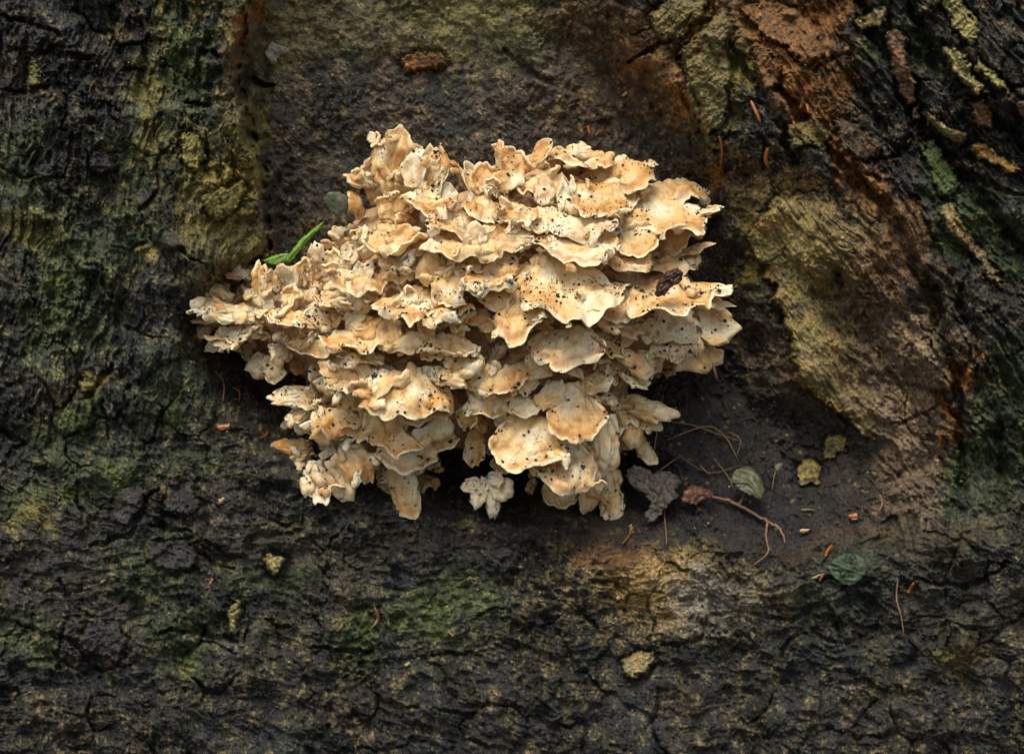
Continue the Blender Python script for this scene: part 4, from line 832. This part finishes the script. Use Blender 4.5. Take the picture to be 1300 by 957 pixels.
# the forked twig and the rootlets
tw = empty('forked_twig', V3(950, 650, 20)); tag(tw, 'reddish forked twig lying on the soil right of the fungus', 'twig')
tube('stem', curve_pts([(903, 630), (925, 636), (950, 648), (975, 662), (990, 672), (997, 690)], 5, 26, 1.6), [K * v for v in np.interp(np.linspace(0, 1, 26), [0, .3, .8, 1], [1.8, 2.6, 1.9, 1.0])], M_TWIG, tw)
tube('branch', curve_pts([(938, 640), (944, 628), (940, 620)], 6, 8, .8), [K * v for v in np.linspace(2.2, .9, 8)], M_TWIG, tw)
tube('branch', curve_pts([(975, 662), (972, 680), (975, 700), (958, 716)], 5, 14, 1.0), [K * v for v in np.linspace(2.0, .9, 14)], M_TWIG, tw)
ROOTS = [([(845, 560), (880, 545), (905, 542), (925, 560), (938, 588)], 1.3, 'arching yellow brown rootlet right of the lower fungus'),
         ([(850, 535), (880, 540), (915, 552), (940, 560)], 1.1, 'thin straight rootlet crossing the arching rootlet'),
         ([(842, 500), (838, 520), (832, 560), (828, 585)], 1.6, 'upright brown rootlet under the right fungus tongue'),
         ([(925, 548), (940, 558), (935, 580)], .9, 'short red rootlet hanging from the arching rootlet'),
         ([(888, 590), (900, 602)], 1.3, 'straw coloured splinter left of the olive leaf'),
         ([(905, 580), (925, 606), (930, 620)], .9, 'thin pale rootlet beside the olive leaf'),
         ([(838, 600), (842, 640), (846, 680), (846, 692)], 1.1, 'dark upright stalk in front of the grey dead leaf'),
         ([(818, 612), (850, 588), (866, 578)], 1.2, 'dark stalk rising across the grey dead leaf'),
         ([(985, 595), (982, 610), (980, 622)], .8, 'fine green stalk right of the olive leaf'),
         ([(858, 575), (900, 600), (940, 590)], .7, 'fine trailing rootlet over the soil pocket')]
for p_, r_, lb in ROOTS: needle(p_, lb, r_, M_ROOT if r_ != 1.2 else M_TWIG, 4, group='rootlets and stalks on the soil', cat='rootlet', name='rootlet')

def leaf(name, outline, D0, mat, label, cat, tiltx=0, tilty=0, cup=.15, wave=1.5, vein=None, thick=.7, parent=None, seed=1, step=1.6, serr=1.2):
    """a leaf or flake: outline in photo pixels, lying at depth D0 with a tilt, given a midrib fold and thickness"""
    P = np.array(outline, float); x0, y0 = P.min(0) - 3; x1, y1 = P.max(0) + 3; c = P.mean(0)
    step = max(step * .6, min(step, (x1 - x0 + y1 - y0) / 34))
    gx, gy = np.meshgrid(np.arange(x0, x1, step), np.arange(y0, y1, step))
    s = poly_sd(gx + serr * fbm2(gx / 5, gy / 5, seed, 2), gy + serr * fbm2(gx / 5, gy / 5, seed + 9, 2), outline)
    D = D0 + (gx - c[0]) * tiltx + (gy - c[1]) * tilty + wave * 2 * fbm2(gx / 14, gy / 14, seed + 3, 3) - cup * np.maximum(0, 12 - s)
    if vein:
        d, tt = line_d(gx, gy, vein); D = D + 2.2 * (1 - sst(0, 2.2, d)) + .5 * np.sin(d * .9 + tt * 14) - .10 * d * 1.5
    th = thick * sst(-.3, 1.8, s)
    A = P3(gx, gy, D + th).reshape(-1, 3); Bb = P3(gx, gy, D - th - .15).reshape(-1, 3); m_, n_ = gx.shape
    ii = (np.arange(m_ - 1)[:, None] * n_ + np.arange(n_ - 1)[None, :]); q = np.stack([ii, ii + n_, ii + n_ + 1, ii + 1], -1).reshape(-1, 4)
    q = q[(s.reshape(-1)[q] > 0).all(1)]
    ed = {}
    for f in q.tolist():
        for a, b in zip(f, f[1:] + f[:1]): ed[(a, b)] = 1
    N = m_ * n_; side = [(a, a + N, b + N, b)[::1] for (a, b) in ed if (b, a) not in ed]
    Q = np.concatenate([q, q[:, ::-1] + N, np.array(side).reshape(-1, 4)]); V = np.concatenate([A, Bb]); u, inv = np.unique(Q, return_inverse=True)
    o = mesh_np(name, V[u], inv.reshape(-1, 4), mat, parent)
    if parent is None: tag(o, label, cat)
    return o
gl = empty('green_leaf', V3(370, 315, 40)); tag(gl, 'bright green leaf blade wedged behind the upper left of the fungus', 'leaf')
leaf('blade', [(360, 334), (368, 319), (381, 303), (396, 290), (414, 278), (409, 289), (396, 303), (382, 318), (370, 334)], 58, M_GREEN, '', '', vein=[(362, 332), (385, 306), (414, 279)], parent=gl, wave=1, seed=2, tilty=.3, serr=.4)
leaf('blade', [(331, 331), (343, 325), (360, 320), (374, 321), (368, 332), (352, 337), (340, 336)], 54, M_GREEN, '', '', vein=[(332, 332), (352, 326), (370, 320)], parent=gl, wave=1, seed=3, tilty=.4, serr=.4)
# dark chip resting on the right shelf: a chunky piece of rotten bark
def chunk(name, outline, D0, rise, mat, label, cat, seed, tilty=0, gro=0, parent=None):
    P = np.array(outline, float); x0, y0 = P.min(0) - 2; x1, y1 = P.max(0) + 2; step = max(.8, (x1 - x0) / 44); c = P.mean(0)
    gx, gy = np.meshgrid(np.arange(x0, x1, step), np.arange(y0, y1, step)); s = poly_sd(gx + 1.8 * fbm2(gx / 6, gy / 6, seed, 3), gy + 1.8 * fbm2(gx / 6, gy / 6, seed + 5, 3), outline)
    a = math.radians(gro); g = gx * math.sin(a) + gy * math.cos(a); lg = gx * math.cos(a) - gy * math.sin(a)
    h = rise * sst(-.5, min(5, rise * .7), s) * (.8 + .4 * (rid2(lg / 18, g / 5, seed + 8, 3) - .4)) + rise * .3 * (np.floor(fbm2(gx / 9, gy / 9, seed, 2) * 4) / 4)
    D = D0 + (gy - c[1]) * tilty; A = P3(gx, gy, D + h).reshape(-1, 3); Bb = P3(gx, gy, D - rise * .35 + 0 * gx).reshape(-1, 3); m_, n_ = gx.shape
    ii = (np.arange(m_ - 1)[:, None] * n_ + np.arange(n_ - 1)[None, :]); q = np.stack([ii, ii + n_, ii + n_ + 1, ii + 1], -1).reshape(-1, 4); q = q[(s.reshape(-1)[q] > 0).all(1)]
    ed = {}
    for f in q.tolist():
        for a_, b_ in zip(f, f[1:] + f[:1]): ed[(a_, b_)] = 1
    N = m_ * n_; side = [(a_, a_ + N, b_ + N, b_) for (a_, b_) in ed if (b_, a_) not in ed]
    Q = np.concatenate([q, q[:, ::-1] + N, np.array(side).reshape(-1, 4)]); V = np.concatenate([A, Bb]); u, inv = np.unique(Q, return_inverse=True)
    o = mesh_np(name, V[u], inv.reshape(-1, 4), mat, parent)
    if parent is None: tag(o, label, cat, 'wood chips scattered on the bark and soil' if name == 'wood_chip' else None)
    return o
chunk('bark_chip', [(830, 374), (834, 358), (846, 344), (860, 339), (868, 346), (866, 358), (852, 366), (844, 376), (834, 378)], 128, 10, M_CHIP, 'dark red brown bark chip resting on the right fungus shelf', 'bark chip', 6, gro=35)
td = trunk_depth
leaf('dead_leaf', [(794, 596), (806, 590), (822, 594), (830, 600), (845, 596), (858, 600), (866, 612), (858, 622), (864, 630), (850, 640), (842, 650), (832, 662), (822, 664), (818, 652), (826, 640), (818, 628), (806, 622), (796, 612)], 14, M_DEADLEAF, 'crumpled grey dead leaf on the soil under the right fungus lobes', 'leaf', vein=[(800, 600), (830, 620), (850, 640)], wave=4, seed=12, tilty=.5, serr=3)
leaf('brown_leaf', [(864, 636), (866, 624), (876, 614), (888, 616), (904, 622), (908, 630), (894, 634), (884, 642), (874, 640)], 12, M_BROWNLEAF, 'curled dark brown leaf at the thick end of the forked twig', 'leaf', vein=[(868, 640), (884, 628), (900, 626)], wave=4, seed=14, tilty=.7, cup=.1, serr=2)
leaf('olive_leaf', [(926, 610), (932, 596), (944, 590), (958, 594), (968, 608), (972, 622), (966, 636), (954, 630), (938, 622)], 8, M_OLIVELEAF, 'round wet olive leaf lying on the soil above the forked twig', 'leaf', vein=[(928, 612), (950, 612), (968, 632)], wave=1.5, seed=16, tilty=.6)
leaf('small_green_leaf', [(982, 592), (988, 586), (996, 588), (992, 596), (986, 599)], 0, M_OLIVELEAF, 'tiny green leaf on a fine stalk right of the olive leaf', 'leaf', wave=.8, seed=18, tilty=.5)
leaf('dark_green_leaf', [(1048, 718), (1058, 708), (1074, 700), (1094, 704), (1106, 716), (1098, 732), (1084, 744), (1068, 742), (1056, 732)], max(td(1074, 720), td(1090, 715)) + 1, M_DARKGREEN, 'dark green wet leaf plastered on the bark at lower right', 'leaf', vein=[(1050, 712), (1076, 722), (1100, 730)], wave=2.5, seed=20, tilty=.35)
leaf('pale_leaf', [(334, 66), (344, 52), (352, 56), (368, 62), (370, 68), (356, 70), (350, 84), (344, 84)], td(350, 68) + 8, M_PALE, 'pale torn leaf scrap at the upper left of the hollow', 'leaf', wave=2, seed=22, cup=.2)
leaf('grey_leaf', [(408, 254), (416, 243), (430, 242), (444, 250), (442, 264), (430, 276), (420, 270)], 12, M_GREY, 'rounded grey green leaf tucked behind the top left of the fungus', 'leaf', wave=1.2, seed=24)
chunk('wood_chip', [(273, 541), (282, 538), (294, 538), (292, 544), (280, 548)], td(283, 543) + 2, 4, M_RUST, 'pinkish orange wood chip on the dark bark left of the fungus', 'wood chip', 31, gro=10)
chunk('wood_chip', [(262, 742), (268, 733), (272, 733), (270, 742), (264, 744)], td(267, 738) + 2, 4, M_RUST, 'small rust red wood chip on the lower left bark', 'wood chip', 32)
chunk('wood_chip', [(276, 634), (284, 630), (288, 632), (284, 638), (278, 640)], td(282, 635) + 2, 4, M_STRAW, 'pale yellow wood chip on the bark below the left fungus arm', 'wood chip', 33)
chunk('wood_chip', [(798, 666), (802, 664), (806, 676), (803, 680), (799, 674)], td(802, 672) + 3, 4, M_STRAW, 'upright cream wood chip beside the lowest fungus lobe', 'wood chip', 34)
chunk('wood_chip', [(1024, 736), (1030, 732), (1046, 726), (1047, 729), (1032, 738)], td(1035, 733) + 3, 4, M_YCHIP, 'long yellow wood chip left of the dark green leaf', 'wood chip', 35)
chunk('wood_chip', [(1014, 672), (1022, 670), (1030, 671), (1026, 676), (1016, 678)], td(1022, 674) + 3, 4, M_STRAW, 'flat straw coloured wood chip on the right soil rim', 'wood chip', 36)
chunk('wood_chip', [(1076, 654), (1086, 650), (1096, 654), (1090, 662), (1080, 662)], td(1086, 656) + 3, 5, M_RUST, 'orange brown wood chip at the right end of the soil pocket', 'wood chip', 37)
chunk('wood_chip', [(1062, 732), (1068, 729), (1074, 732), (1068, 735)], td(1068, 732) + 4, 4, M_STRAW, 'small pale pink wood chip just above the dark green leaf', 'wood chip', 38)
chunk('wood_chip', [(1016, 646), (1034, 645), (1036, 649), (1018, 649)], td(1026, 647) + 3, 3, M_TWIG, 'narrow brown wood chip on the soil right of the forked twig', 'wood chip', 39)
chunk('wood_chip', [(513, 843), (520, 838), (522, 842), (515, 848)], td(518, 842) + 2, 4, M_YCHIP, 'yellow brown wood chip near the bottom left of centre', 'wood chip', 40)
chunk('wood_chip', [(926, 408), (932, 404), (934, 408), (929, 412)], td(930, 408) + 2, 3, M_GREY, 'dull olive wood chip behind the right fungus fan', 'wood chip', 41)
chunk('wood_chip', [(1150, 178), (1156, 174), (1159, 178), (1153, 184)], td(1154, 178) + 3, 4, M_YCHIP, 'bright yellow wood chip in the crevice of the upper right bark', 'wood chip', 42)
chunk('wood_chip', [(944, 196), (950, 192), (956, 196), (950, 202)], td(950, 197) + 3, 4, M_STRAW, 'pale wood chip between the two hanging orange needles', 'wood chip', 43)
chunk('wood_chip', [(788, 122), (796, 114), (800, 117), (793, 124)], td(794, 119) + 3, 4, M_STRAW, 'whitish wood chip on the black bark above the fungus', 'wood chip', 44)
print('fronds', len([o for o in fungus.children]), 'plates', len(trunk.children), 'tris', sum(len(o.data.polygons) for o in scene.objects if o.type == 'MESH') * 2)
